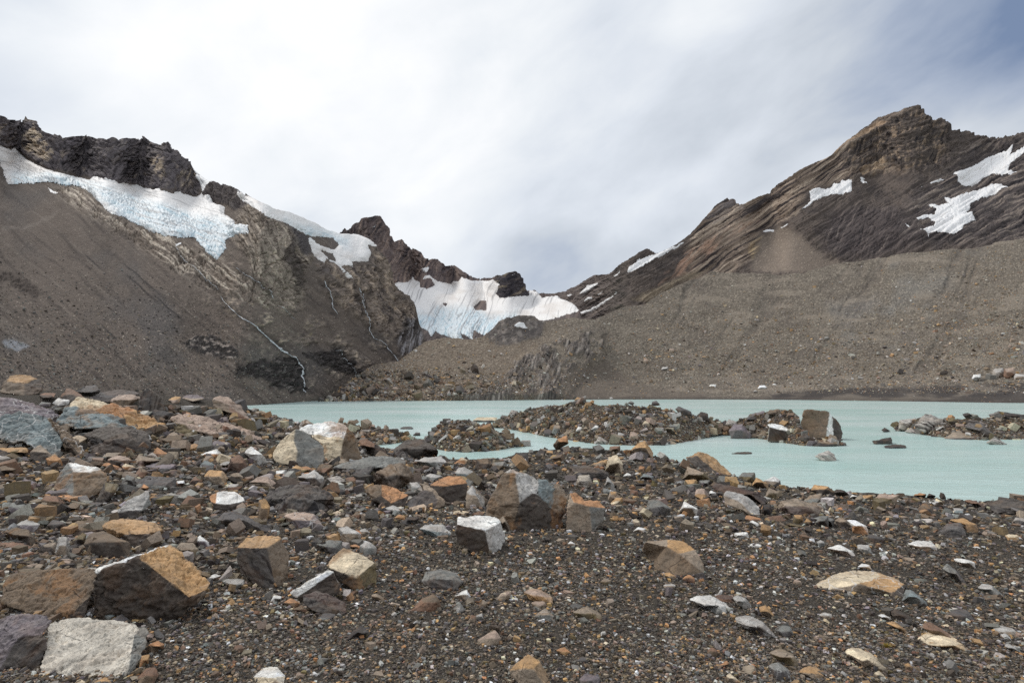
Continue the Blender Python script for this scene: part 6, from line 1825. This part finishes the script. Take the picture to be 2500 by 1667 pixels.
# traced smaller stones: the label is worded below from what each one looks like
TR = [('N', "735,395 840,368 970,440 960,468 870,452", 'W', 'N', ''), ('N', "978,366 1080,368 1117,450 1040,442 990,402", 'L', 'G', ''), ('N', "1398,362 1450,338 1590,350 1642,380 1642,412 1510,407", 'W', 'B', ''),
      ('N', "1773,482 1870,488 1950,515 1957,562 1880,548 1790,502", 'W', 'V', ''), ('N', "898,168 960,163 1062,215 1082,282 950,268 938,212", 'W', 'O', ''), ('N', "883,1252 905,1223 960,1238 1130,1300 1252,1392 1220,1408 1060,1374", 'C', 'V', 'h'),
      ('N', "1473,1142 1540,1108 1680,1118 1830,1180 1927,1254 1760,1214 1580,1194", 'C', 'T', 's'), ('N', "1523,1012 1560,1008 1760,1108 1782,1147 1640,1118 1530,1052", 'R', 'B', ''), ('N', "253,1252 330,1228 470,1280 522,1350 480,1378 370,1334", 'V', 'Y', 's'),
      ('N', "248,1362 330,1328 430,1398 442,1472 330,1484 268,1434", 'G', 'g', 'v'), ('N', "498,1412 630,1373 742,1450 650,1474", 'T', 'V', ''), ('N', "-20,968 90,973 220,1028 322,1110 330,1132 230,1114 90,1064 -10,1004", 'L', 'g', 'v'),
      ('N', "298,1062 360,1028 440,1038 472,1110 400,1134 330,1104", 'G', 'g', 's'), ('N', "178,880 230,862 320,955 325,970 260,960 190,920", 'T', 'B', ''), ('N', "1378,738 1420,738 1572,850 1540,875 1348,835", 'S', 'G', ''),
      ('N', "1255,905 1300,895 1440,975 1430,1000 1330,985 1270,950", 'D', 'k', ''), ('N', "1155,948 1180,935 1265,970 1262,988 1190,975", 'W', 'V', ''), ('N', "985,545 1020,522 1085,535 1112,578 1050,572", 'W', 'T', ''),
      ('N', "670,945 700,928 780,940 785,965 720,970", 'L', 'V', ''), ('N', "455,680 470,650 525,665 535,695 490,698", 'N', 'V', ''), ('N', "1965,720 2000,690 2090,700 2200,790 2120,790 2010,755", 'L', 'G', 's'),
      ('N', "2090,1055 2150,1040 2290,1070 2320,1120 2230,1125 2120,1090", 'L', 'V', 's'), ('N', "2185,1195 2220,1180 2320,1230 2340,1255 2240,1230", 'L', 'G', 's'), ('N', "1680,560 1720,525 1790,570 1890,690 1860,690 1760,640", 'G', 'g', 'u'),
      ('N', "1725,930 1790,905 1900,905 1955,990 1850,1000 1760,970", 'g', 'k', 's'), ('N', "2000,815 2030,785 2160,790 2180,820 2080,830", 'B', 'D', ''), ('N', "1640,270 1720,200 1830,180 1890,300 1760,310 1660,285", 'g', 'K', 'f'),
      ('N', "1740,165 1850,150 1960,200 1985,265 1890,270 1860,200", 'T', 'D', ''), ('N', "2195,290 2230,280 2310,290 2310,335 2220,330", 'C', 'T', ''), ('N', "1060,300 1090,280 1200,310 1205,350 1120,350", 'g', 'k', ''),
      ('N', "620,150 700,130 800,160 790,220 700,200", 'G', 'k', ''), ('N', "795,170 840,140 900,170 945,225 850,230", 'V', 'D', ''), ('N', "650,345 680,325 720,345 715,380 670,385", 'L', 'G', ''), ('N', "870,105 930,100 965,130 930,142 880,125", 'D', 'k', ''),
      ('N', "1370,1350 1400,1335 1440,1370 1445,1405 1380,1400", 'T', 'B', ''), ('N', "1490,310 0,0", '', '', '') if 0 else ('N', "840,1420 860,1400 920,1445 900,1460", 'L', 'L', ''), ('N', "1120,1420 1160,1400 1220,1450 1200,1470 1140,1460", 'C', 'V', ''),
      ('N', "1215,1005 1290,1005 1390,1075 1395,1100 1330,1060", 'T', 'B', ''),
      ('M', "148,1302 240,1208 300,1168 400,1228 472,1350 460,1440 240,1440", 'T', 'V', ''), ('M', "263,656 300,640 390,645 500,700 507,752 400,745 320,722", 'N', 'T', ''), ('M', "323,742 440,738 457,772 380,794", 'N', 'V', ''),
      ('M', "348,852 440,788 522,860 500,894 400,886", 'V', 'G', 'v'), ('M', "668,822 790,783 912,850 900,884 780,876 690,854", 'V', 'Y', ''), ('M', "1628,717 1700,698 1810,708 1970,790 1920,834 1850,836 1750,784", 'W', 'G', 'v'),
      ('M', "1393,508 1450,493 1525,530 1500,554 1420,538", 'T', 'V', ''), ('M', "1558,548 1620,503 1677,545 1670,584 1590,574", 'O', 'R', 's'), ('M', "1403,602 1440,583 1520,598 1517,622 1420,624", 'L', 'V', 's'),
      ('M', "1988,172 2100,163 2117,217 2000,208", 'W', 'L', ''), ('M', "2098,272 2150,260 2217,270 2210,288 2110,288", 'W', 'L', ''), ('M', "622,257 650,236 690,260 682,278 630,274", 'W', 'V', ''), ('M', "1153,57 1215,70 1217,112 1163,112", 'C', 'V', ''),
      ('M', "1418,137 1445,103 1502,135 1480,164", 'T', 'D', ''), ('M', "1758,1142 1810,1098 1862,1140 1852,1189 1790,1194", 'R', 'B', 's'), ('M', "528,1132 600,1113 652,1155 602,1178", 'O', 'T', ''), ('M', "1833,1262 1940,1223 1952,1245 1852,1288", 'O', 'B', ''),
      ('M', "1840,690 1880,630 1900,640 1880,690", 'W', 'L', ''), ('M', "1830,690 1900,685 1990,700 1980,740 1880,745", 'M', 'R', ''), ('M', "1975,700 2020,680 2090,710 2140,780 2080,795 2010,745", 'L', 'G', ''), ('M', "35,720 70,670 150,645 165,690 100,725", 'N', 'V', ''),
      ('M', "890,570 920,545 985,555 975,590 930,598", 'V', 'Y', ''), ('M', "1340,1290 1380,1260 1420,1290 1405,1320", 'V', 'Y', 's'), ('M', "1415,1280 1430,1255 1500,1310 1480,1335 1430,1320", 'V', 'G', 's'), ('M', "720,1370 760,1330 890,1350 885,1440 740,1440", 'P', 'g', ''),
      ('M', "1925,1340 1950,1315 2030,1380 2010,1410 1940,1390", 'C', 'V', ''), ('M', "1180,1200 1230,1195 1310,1215 1290,1235 1210,1225", 'Y', 'D', ''), ('M', "685,1215 740,1190 800,1200 795,1235 720,1240", 'g', 'k', ''),
      ('L', "1348,802 1440,718 1550,678 1602,740 1592,794 1480,818", 'B', 'R', ''), ('L', "1898,1052 2050,968 2097,1030 2082,1084 2000,1098 1910,1084", 'N', 'V', ''), ('L', "1438,562 1480,498 1580,473 1722,498 1782,570 1722,644 1600,634 1500,624", 'G', 'g', 'f'),
      ('L', "1698,692 1815,633 1847,700 1800,724", 'W', 'V', ''), ('L', "1698,792 1760,738 1812,810 1740,828", 'G', 'L', ''), ('L', "798,1042 960,933 1017,990 930,1012 830,1052", 'g', 'k', ''), ('L', "58,1352 120,1298 270,1288 327,1340 312,1420 110,1420", 'W', 'C', ''),
      ('L', "928,272 1000,228 1082,290 1072,352 980,358 930,334", 'L', 'G', 's'), ('L', "758,127 830,113 950,178 942,242 830,264 760,202", 'L', 'V', ''), ('L', "578,262 680,228 790,238 792,322 720,354 620,304", 'G', 'g', ''),
      ('L', "1418,132 1470,108 1620,108 1692,185 1600,208 1480,184", 'L', 'S', 'h'), ('L', "308,27 400,-2 560,20 662,140 430,134 350,84", 'N', 'P', 'v'), ('L', "1820,900 1850,840 1890,850 1885,910", 'R', 'V', ''), ('L', "1885,850 1940,825 1955,880 1895,890", 'L', 'G', ''),
      ('L', "1020,680 1070,662 1140,705 1130,735 1040,715", 'V', 'B', 's'), ('L', "200,735 230,680 300,690 290,720 230,745", 'W', 'L', ''), ('L', "310,740 370,705 455,750 400,790 330,770", 'O', 'B', ''), ('L', "385,800 450,770 535,800 510,825", 'B', 'R', ''),
      ('L', "580,860 650,832 750,838 700,885 600,890", 'g', 'G', 's'), ('L', "825,580 860,562 930,600 915,632 840,625", 'Y', 'D', 's'), ('L', "1300,490 1380,480 1390,500 1310,512", 'T', 'B', ''), ('L', "2055,715 2090,670 2180,645 2170,700 2100,725", 'C', 'V', ''),
      ('L', "400,1345 430,1310 485,1330 480,1360 420,1365", 'N', 'V', ''), ('L', "520,1340 560,1305 600,1335 580,1350", 'W', 'L', ''), ('L', "795,1350 850,1325 920,1340 925,1365", 'G', 'g', ''), ('L', "2170,1290 2260,1180 2352,1170 2400,1260 2390,1401 2280,1401", 'T', 'V', '') if 0 else ('L', "1905,790 1940,720 1990,740 1960,790", 'V', 'B', ''),
      ('L', "850,275 900,262 945,285 930,315 870,300", 'O', 'B', ''), ('L', "1210,55 1260,15 1315,40 1300,65", 'O', 'T', ''), ('L', "1270,90 1330,40 1425,45 1400,85 1310,100", 'k', 'K', ''), ('L', "640,190 700,165 705,210 660,215", 'R', 'B', ''), ('L', "900,160 980,135 1025,170 960,175", 'L', 'V', ''),
      ('H', "1700,540 1760,510 1820,520 1730,560", 'W', 'L', ''), ('H', "1820,565 1850,555 2010,550 2000,600 1920,645", 'L', 'G', ''), ('H', "1440,300 1480,245 1580,250 1630,300 1570,400 1500,350", 'V', 'Y', ''), ('H', "1570,240 1640,190 1720,250 1720,300 1640,290", 'W', 'P', ''),
      ('H', "840,855 870,815 930,815 965,860 890,885", 'S', 'G', 's'), ('H', "450,345 480,200 550,200 580,300 545,365", 'L', 'V', ''), ('H', "300,300 350,265 465,240 455,340 340,340", 'V', 'D', 's'), ('H', "585,240 680,165 712,180 690,270 620,285", 'Y', 'D', ''),
      ('H', "1200,1150 1205,1095 1300,1050 1350,1085 1330,1130 1240,1165", 'O', 'B', ''), ('H', "1140,1280 1160,1180 1230,1160 1215,1250", 'T', 'O', ''), ('H', "1120,1370 1200,1280 1280,1270 1300,1340 1250,1420 1140,1420", 'R', 'B', ''), ('H', "250,480 300,425 360,425 345,470 280,490", 'V', 'Y', ''),
      ('H', "90,350 160,325 260,320 220,360 120,368", 'L', 'G', ''), ('H', "20,300 -20,250 0,250 180,260 290,300 200,320", 'R', 'M', ''), ('H', "0,500 60,430 100,420 90,480", 'T', 'V', ''),
      ('H', "30,160 120,125 230,150 330,240 250,275 120,230", 'B', 'D', 'r'), ('H', "110,120 220,55 330,100 280,165 180,170", 'L', 'P', ''), ('H', "380,110 430,60 540,80 560,130 440,150", 'g', 'k', 's'), ('H', "160,440 200,400 290,395 260,435", 'B', 'D', ''), ('H', "1950,540 0,0", '', '', '') if 0 else ('H', "490,455 520,385 580,400 585,450", 'N', 'V', ''),
      ('H', "1510,210 1540,180 1610,190 1590,230", 'V', 'D', ''), ('H', "1370,190 1400,165 1470,180 1440,205", 'R', 'D', ''),
      ('H', "600,1400 650,1375 720,1395 700,1420 620,1420", 'C', 'V', ''), ('H', "740,1400 860,1350 930,1365 910,1420 760,1420", 'T', 'V', ''),
      ('G', "985,942 1040,868 1112,890 1102,964 1000,970", 'G', 'g', ''), ('G', "1098,932 1200,883 1442,898 1442,975 1300,995 1130,984", 'g', 'G', ''), ('G', "1103,1024 1180,943 1222,970 1212,1004", 'O', 'R', ''), ('G', "63,1132 100,1093 210,1108 237,1170 190,1204 80,1194", 'G', 'P', 's'),
      ('G', "333,1072 380,1038 470,1048 532,1100 500,1144 370,1134", 'R', 'B', ''), ('G', "468,1042 570,1038 702,1105 600,1106", 'O', 'R', ''), ('G', "468,1172 600,1098 662,1108 652,1164 520,1194", 'B', 'D', ''), ('G', "878,752 940,708 1030,718 1082,750 1030,794 960,794", 'N', 'R', ''),
      ('G', "1088,772 1140,708 1332,750 1200,784 1150,804", 'V', 'M', ''), ('G', "1238,712 1290,643 1382,700 1372,744 1310,754", 'O', 'R', ''), ('G', "828,792 880,768 992,810 960,834 850,819", 'O', 'R', ''), ('G', "1088,892 1150,808 1252,860 1180,894", 'B', 'R', ''),
      ('G', "1188,802 1300,768 1440,788 1452,822 1330,854", 'P', 'g', ''), ('G', "1318,852 1450,828 1462,892 1380,884", 'M', 'k', ''), ('G', "1638,792 1680,748 1757,780 1752,834 1660,834", 'S', 'g', ''), ('G', "1618,712 1780,658 1842,720 1740,744", 'W', 'O', ''),
      ('G', "1758,812 1850,758 1912,760 1870,804 1800,834", 'L', 'V', ''), ('G', "1858,832 1890,738 1960,698 2012,750 2062,850 1980,874", 'R', 'M', ''), ('G', "1668,882 1720,828 1820,838 1912,930 1840,958 1740,944", 'T', 'V', ''), ('G', "1998,682 2060,638 2150,700 2202,760 2120,784 2040,722", 'W', 'L', ''),
      ('G', "2048,932 2110,888 2200,888 2302,960 2240,984", 'N', 'V', ''), ('G', "-20,782 130,820 112,872 -20,894", 'B', 'D', ''), ('G', "-20,652 220,643 237,692 -20,744", 'T', 'D', 'h'), ('G', "243,682 330,623 422,700 432,764 250,764", 'V', 'D', ''), ('G', "128,972 200,898 300,928 302,994 160,1004", 'P', 'R', 's'),
      ('G', "1995,890 2080,870 2085,900 2020,925", 'N', 'R', ''), ('G', "1870,900 1900,860 1950,850 2000,890 1985,925", 'V', 'D', ''), ('G', "1820,985 1890,945 1960,945 1940,1000", 'L', 'V', ''), ('G', "2230,850 2240,840 2340,832 2345,880 2240,890", 'W', 'T', ''), ('G', "1540,945 1600,880 1665,935 1640,955", 'R', 'M', ''),
      ('G', "1430,970 1450,920 1510,915 1520,950", 'W', 'R', ''), ('G', "1000,800 1030,775 1110,805 1080,835 1010,825", 'C', 'O', ''), ('G', "500,760 510,730 600,720 690,750 560,765", 'g', 'k', 'h'), ('G', "820,740 880,690 1000,685 940,740 850,760", 'V', 'g', ''), ('G', "1350,580 1380,540 1430,515 1480,550 1450,590", 'V', 'B', 'h'),
      ('G', "1700,620 1780,590 1890,610 1900,660 1760,670", 'P', 'k', ''), ('G', "1640,590 1700,570 1760,580 1740,600", 'N', 'R', ''), ('G', "1490,240 1530,215 1620,212 1680,245 1580,265", 'P', 'V', ''), ('G', "1380,255 1440,225 1490,230 1470,280 1420,285", 'T', 'N', ''), ('G', "1860,420 1900,400 1950,430 1930,455", 'V', 'B', ''),
      ('G', "1500,395 1530,355 1570,365 1560,405", 'O', 'B', ''), ('G', "360,1030 400,1000 500,1000 510,1030 420,1045", 'P', 'g', ''), ('G', "690,1140 740,1100 850,1095 820,1130 720,1150", 'g', 'k', ''), ('G', "560,1215 600,1190 660,1205 640,1225", 'L', 'V', ''), ('G', "1660,1160 0,0", '', '', '') if 0 else ('G', "310,300 340,270 420,280 410,310", 'G', 'P', ''),
      ('G', "320,215 360,195 460,200 440,230 350,235", 'R', 'D', ''), ('G', "-10,600 0,625 60,620 -10,655", 'Y', 'D', ''), ('G', "70,635 130,595 240,600 220,640", 'S', 'g', ''), ('G', "500,600 530,590 700,720 640,725 540,690", 'B', 'D', ''),
      ('I', "440,1080 440,900 500,890 540,960 510,1080", 'T', 'B', 's'), ('I', "670,680 750,620 810,650 880,660 780,690", 'T', 'Y', ''), ('I', "775,640 830,630 900,660 880,690 820,680", 'O', 'N', ''), ('I', "555,720 560,675 660,668 665,705 580,720", 'W', 'T', ''),
      ('I', "910,660 960,610 1050,620 1050,660 970,690", 'B', 'R', ''), ('I', "1000,610 1040,570 1140,575 1190,605 1090,630", 'V', 'B', ''), ('I', "1150,730 1220,715 1280,770 1240,795 1170,785", 'R', 'B', ''), ('I', "1075,830 1110,810 1165,835 1140,870 1090,865", 'k', 'K', 's'),
      ('I', "995,840 1030,800 1078,850 1070,885 1030,870", 'N', 'P', ''), ('I', "1265,730 1280,720 1340,750 1330,775 1270,765", 'W', 'R', ''), ('I', "1665,845 1680,765 1740,760 1790,800 1770,845 1700,860", 'L', 'G', ''), ('I', "2050,690 2080,640 2130,635 2240,700 2220,770 2130,760", 'L', 'S', ''),
      ('I', "1805,710 1850,690 1950,710 1960,745 1860,760", 'L', 'G', ''), ('I', "1740,750 1770,710 1830,720 1850,760 1790,775", 'G', 'k', ''), ('I', "1700,655 1780,645 1810,680 1740,690", 'M', 'D', ''), ('I', "1730,590 1800,560 1940,555 1985,600 1900,650 1800,630", 'L', 'G', ''),
      ('I', "1720,560 1740,530 1810,535 1800,560", 'O', 'B', ''), ('I', "1815,560 1820,535 1900,530 1895,558", 'O', 'B', ''), ('I', "2040,610 2110,555 2160,585 2140,615", 'C', 'O', ''), ('I', "2135,900 2160,800 2200,790 2300,900 2290,960 2200,960", 'V', 'L', ''), ('I', "1545,1060 1590,1025 1650,1040 1640,1075", 'T', 'O', ''),
      ('I', "1610,1090 1680,1045 1760,1050 1720,1105", 'D', 'K', ''), ('I', "1190,1050 1250,1000 1290,1030 1260,1065", 'B', 'R', ''), ('I', "2005,1025 2050,1005 2175,1010 2120,1030", 'C', 'T', ''), ('I', "1470,975 1540,950 1640,1000 1670,1030 1560,1035", 'L', 'G', 'v'), ('I', "1345,960 1380,890 1480,920 1480,950", 'V', 'k', ''),
      ('J', "1180,400 1210,340 1240,380 1200,415", 'D', 'k', ''), ('J', "900,480 930,430 970,440 960,480", 'D', 'k', ''), ('J', "970,470 985,440 1030,440 1030,465", 'T', 'B', ''), ('J', "1420,460 1440,410 1510,405 1515,455", 'R', 'B', ''), ('J', "1290,545 1420,500 1430,530 1380,560", 'T', 'V', ''),
      ('J', "1620,600 1650,550 1690,555 1680,600", 'O', 'B', ''), ('J', "1530,625 1560,600 1605,615 1580,640", 'W', 'L', ''), ('J', "1650,640 1680,605 1755,625 1750,665", 'S', 'g', ''), ('J', "1890,690 1910,625 1970,655 1965,705", 'D', 'W', ''), ('J', "1970,720 1975,650 2060,645 2060,720", 'T', 'Y', ''),
      ('J', "2065,700 2080,655 2160,650 2140,700", 'G', 'k', ''), ('J', "1965,640 1990,555 2110,600 2210,680 2100,670", 'V', 'Y', ''), ('J', "2200,690 2215,620 2320,630 2330,680 2280,710", 'G', 'k', ''), ('J', "2040,760 2060,715 2110,710 2180,790 2120,800", 'N', 'T', ''), ('J', "2135,760 2160,725 2200,740 2205,775", 'W', 'L', ''),
      ('J', "1420,790 1440,730 1490,735 1470,790", 'T', 'V', ''), ('J', "1435,820 1480,780 1530,775 1530,815 1470,830", 'T', 'C', ''), ('J', "1530,800 1560,780 1640,800 1600,825", 'B', 'R', ''), ('J', "1590,880 1600,850 1660,865 1650,890", 'R', 'D', ''), ('J', "1600,1020 1640,990 1700,1000 1680,1030", 'W', 'V', ''),
      ('J', "400,850 410,740 450,690 540,830 520,850", 'L', 'V', ''), ('J', "640,940 670,905 730,990 720,1020 670,1000", 'V', 'D', ''), ('J', "370,1185 380,1140 420,1140 415,1185", 'V', 'Y', ''), ('J', "690,1060 720,1045 750,1060 735,1085", 'T', 'V', ''),
      ('J', "560,580 600,525 680,520 720,560 640,575", 'G', 'V', ''), ('J', "460,570 480,500 560,490 600,550 540,590", 'B', 'D', ''), ('J', "800,520 830,495 850,530 825,545", 'W', 'L', ''),
      ('K', "465,890 480,830 530,820 555,860 530,905", 'k', 'K', ''), ('K', "520,830 530,795 570,800 570,830", 'O', 'B', ''), ('K', "310,880 340,840 430,860 440,905 350,905", 'Y', 'V', ''), ('K', "770,800 820,760 900,745 910,800 840,830", 'V', 'G', ''), ('K', "1060,910 1080,885 1130,895 1130,920", 'R', 'D', ''),
      ('K', "1095,780 1120,755 1160,770 1140,785", 'W', 'L', ''), ('K', "1140,785 1180,765 1270,760 1260,790 1180,795", 'T', 'V', ''), ('K', "985,745 1000,715 1060,725 1100,755 1040,770", 'D', 'k', ''), ('K', "1650,775 1670,745 1720,765 1700,785", 'k', 'K', ''), ('K', "1660,815 1690,798 1740,805 1730,835", 'W', 'L', ''),
      ('K', "1840,885 1850,850 1920,860 1915,890", 'L', 'S', ''), ('K', "1920,800 1960,793 2080,835 2070,855 1990,835", 'R', 'D', ''), ('K', "1380,880 1430,850 1480,830 1500,880", 'k', 'K', ''), ('K', "490,780 520,705 600,740 580,790", 'V', 'Y', ''), ('K', "690,960 700,900 760,900 770,950 730,965", 'T', 'Y', ''),
      ('K', "770,960 790,925 840,955 810,975", 'T', 'B', ''), ('K', "850,960 890,910 950,905 950,995 890,985", 'G', 'k', ''), ('K', "380,950 400,940 470,975 440,985", 'W', 'L', ''), ('K', "340,930 360,905 470,930 470,950 400,950", 'O', 'R', '')]
for zn, pts, tp, fr, fl in TR:
    Q(zn, pts, tp, fr, fl)

# ------------------------------------------------------------------ words for the traced stones
CN = {'K': 'black', 'D': 'dark brown', 'B': 'brown', 'T': 'tan', 'O': 'rust-orange', 'R': 'reddish-brown', 'G': 'grey', 'g': 'dark grey', 'L': 'pale grey', 'W': 'white', 'C': 'cream', 'P': 'purple-grey',
      'M': 'maroon', 'S': 'blue-grey', 'Y': 'olive', 'N': 'pinkish', 'V': 'grey-brown', 'k': 'blackish'}
land = [s for s in STONES if s['short']]


def near_word(s):
    best = min(land, key=lambda l: (l['px'] - s['px']) ** 2 + 2.2 * (l['py'] - s['py']) ** 2)
    dx, dy = s['px'] - best['px'], s['py'] - best['py']
    if abs(dx) > 1.3 * abs(dy):
        rel = 'right of' if dx > 0 else 'left of'
    else:
        rel = 'in front of' if dy > 0 else 'behind'
    far = math.hypot(dx, dy) > 1.4 * (best['w'] + s['w'])
    return ('some way ' if far else '') + rel + ' ' + best['short']


def shape_word(s):
    if s['asp'] < 0.36: w = 'flat slab' if s['w'] > 45 else 'flat chip'
    elif s['asp'] > 0.95: w = 'upright stone'
    elif 's' in s['flags']: w = 'rounded stone'
    else: w = 'angular stone'
    return w


used = {}
todo = [s for s in STONES if s['label'] is None]
for s in todo:
    a, b = CN[s['top']], CN[s['front']]
    s['txt'] = (a + ' ' + shape_word(s) + ' ' + near_word(s))
    used.setdefault(s['txt'], []).append(s)
import re
seen = set()
for k, L in used.items():
    if len(L) > 1:
        g2 = {}
        for s in L:
            s['txt'] = k.replace(' ', ' ', 1)
            two = CN[s['top']] + ' ' + shape_word(s) + ' with ' + CN[s['front']] + ' front ' + k.split(shape_word(s) + ' ', 1)[1]
            g2.setdefault(two, []).append(s)
        for two, M in g2.items():
            if len(M) == 1:
                M[0]['txt'] = two
            elif len(M) == 2:
                M.sort(key=lambda s: s['w'] * s['h'])
                M[0]['txt'] = 'smaller ' + two; M[1]['txt'] = 'larger ' + two
            else:
                M.sort(key=lambda s: s['px'])
                for i, s in enumerate(M):
                    s['txt'] = ('leftmost ', 'middle ', 'rightmost ', 'fourth ', 'fifth ')[i] + two
for s in todo:
    if s['txt'] in seen:
        s['txt'] = 'another ' + s['txt']
    if len(s['txt'].split()) > 16:
        s['txt'] = re.sub(r' with [a-z -]+ front(?= )', '', s['txt'])
    s['txt'] = s['txt'].replace('some way ', '') if len(s['txt'].split()) > 16 else s['txt']
    seen.add(s['txt'])
    s['o']['label'] = s['txt']
for s in STONES:
    sf = s.get('surf')
    if s['o'].get('group') is None:
        if s['D'] > 120: s['o']['group'] = 'boulders across the lake'
        elif s['D'] > 33: s['o']['group'] = 'boulders on the islands and in the lake'
        elif s['o']['category'] == 'boulder': s['o']['group'] = 'boulders on the near shore'
        else: s['o']['group'] = 'stones on the near shore'
for s in STONES:
    if len(s['o']['label'].split()) > 16:
        print("LONG", s['o'].name, s['o']['label'])

# ------------------------------------------------------------------ the one tuft of yellow plant in the gravel
tr = np.random.default_rng(77)
Dp = float(ground_hit(2164.0, 1584.0)[0])
ap, tp = ray(2164.0, 1584.0)
bp = np.array([ap * Dp, Dp, float(ground_z(ap * Dp, Dp))])
Vt, Ft, Ct = [], [], []
for k in range(90):
    az, el, ln = tr.uniform(0, 2 * math.pi), tr.uniform(0.35, 1.45), tr.uniform(0.018, 0.034)
    dv = np.array([math.cos(az) * math.cos(el), math.sin(az) * math.cos(el), math.sin(el)])
    sv = np.array([-math.sin(az), math.cos(az), 0]) * 0.0016
    r0 = bp + np.array([math.cos(az), math.sin(az), 0]) * tr.uniform(0, 0.012) + [0, 0, 0.012]
    m_ = r0 + dv * ln * 0.6; e_ = r0 + dv * ln - [0, 0, ln * 0.12]
    i = len(Vt)
    Vt += [r0 - sv, r0 + sv, m_ + sv, m_ - sv, e_ + sv * 0.2, e_ - sv * 0.2]
    Ft += [[i, i + 1, i + 2, i + 3], [i + 3, i + 2, i + 4, i + 5]]
    Ct += [lin((168, 146, 62)) * tr.uniform(0.7, 1.25)] * 6
tag(mesh_obj("plant", np.array(Vt), np.array(Ft), MAT_SMALL, np.array(Ct), origin=bp), "tiny yellow tuft of a plant growing alone in the dark gravel", "plant")
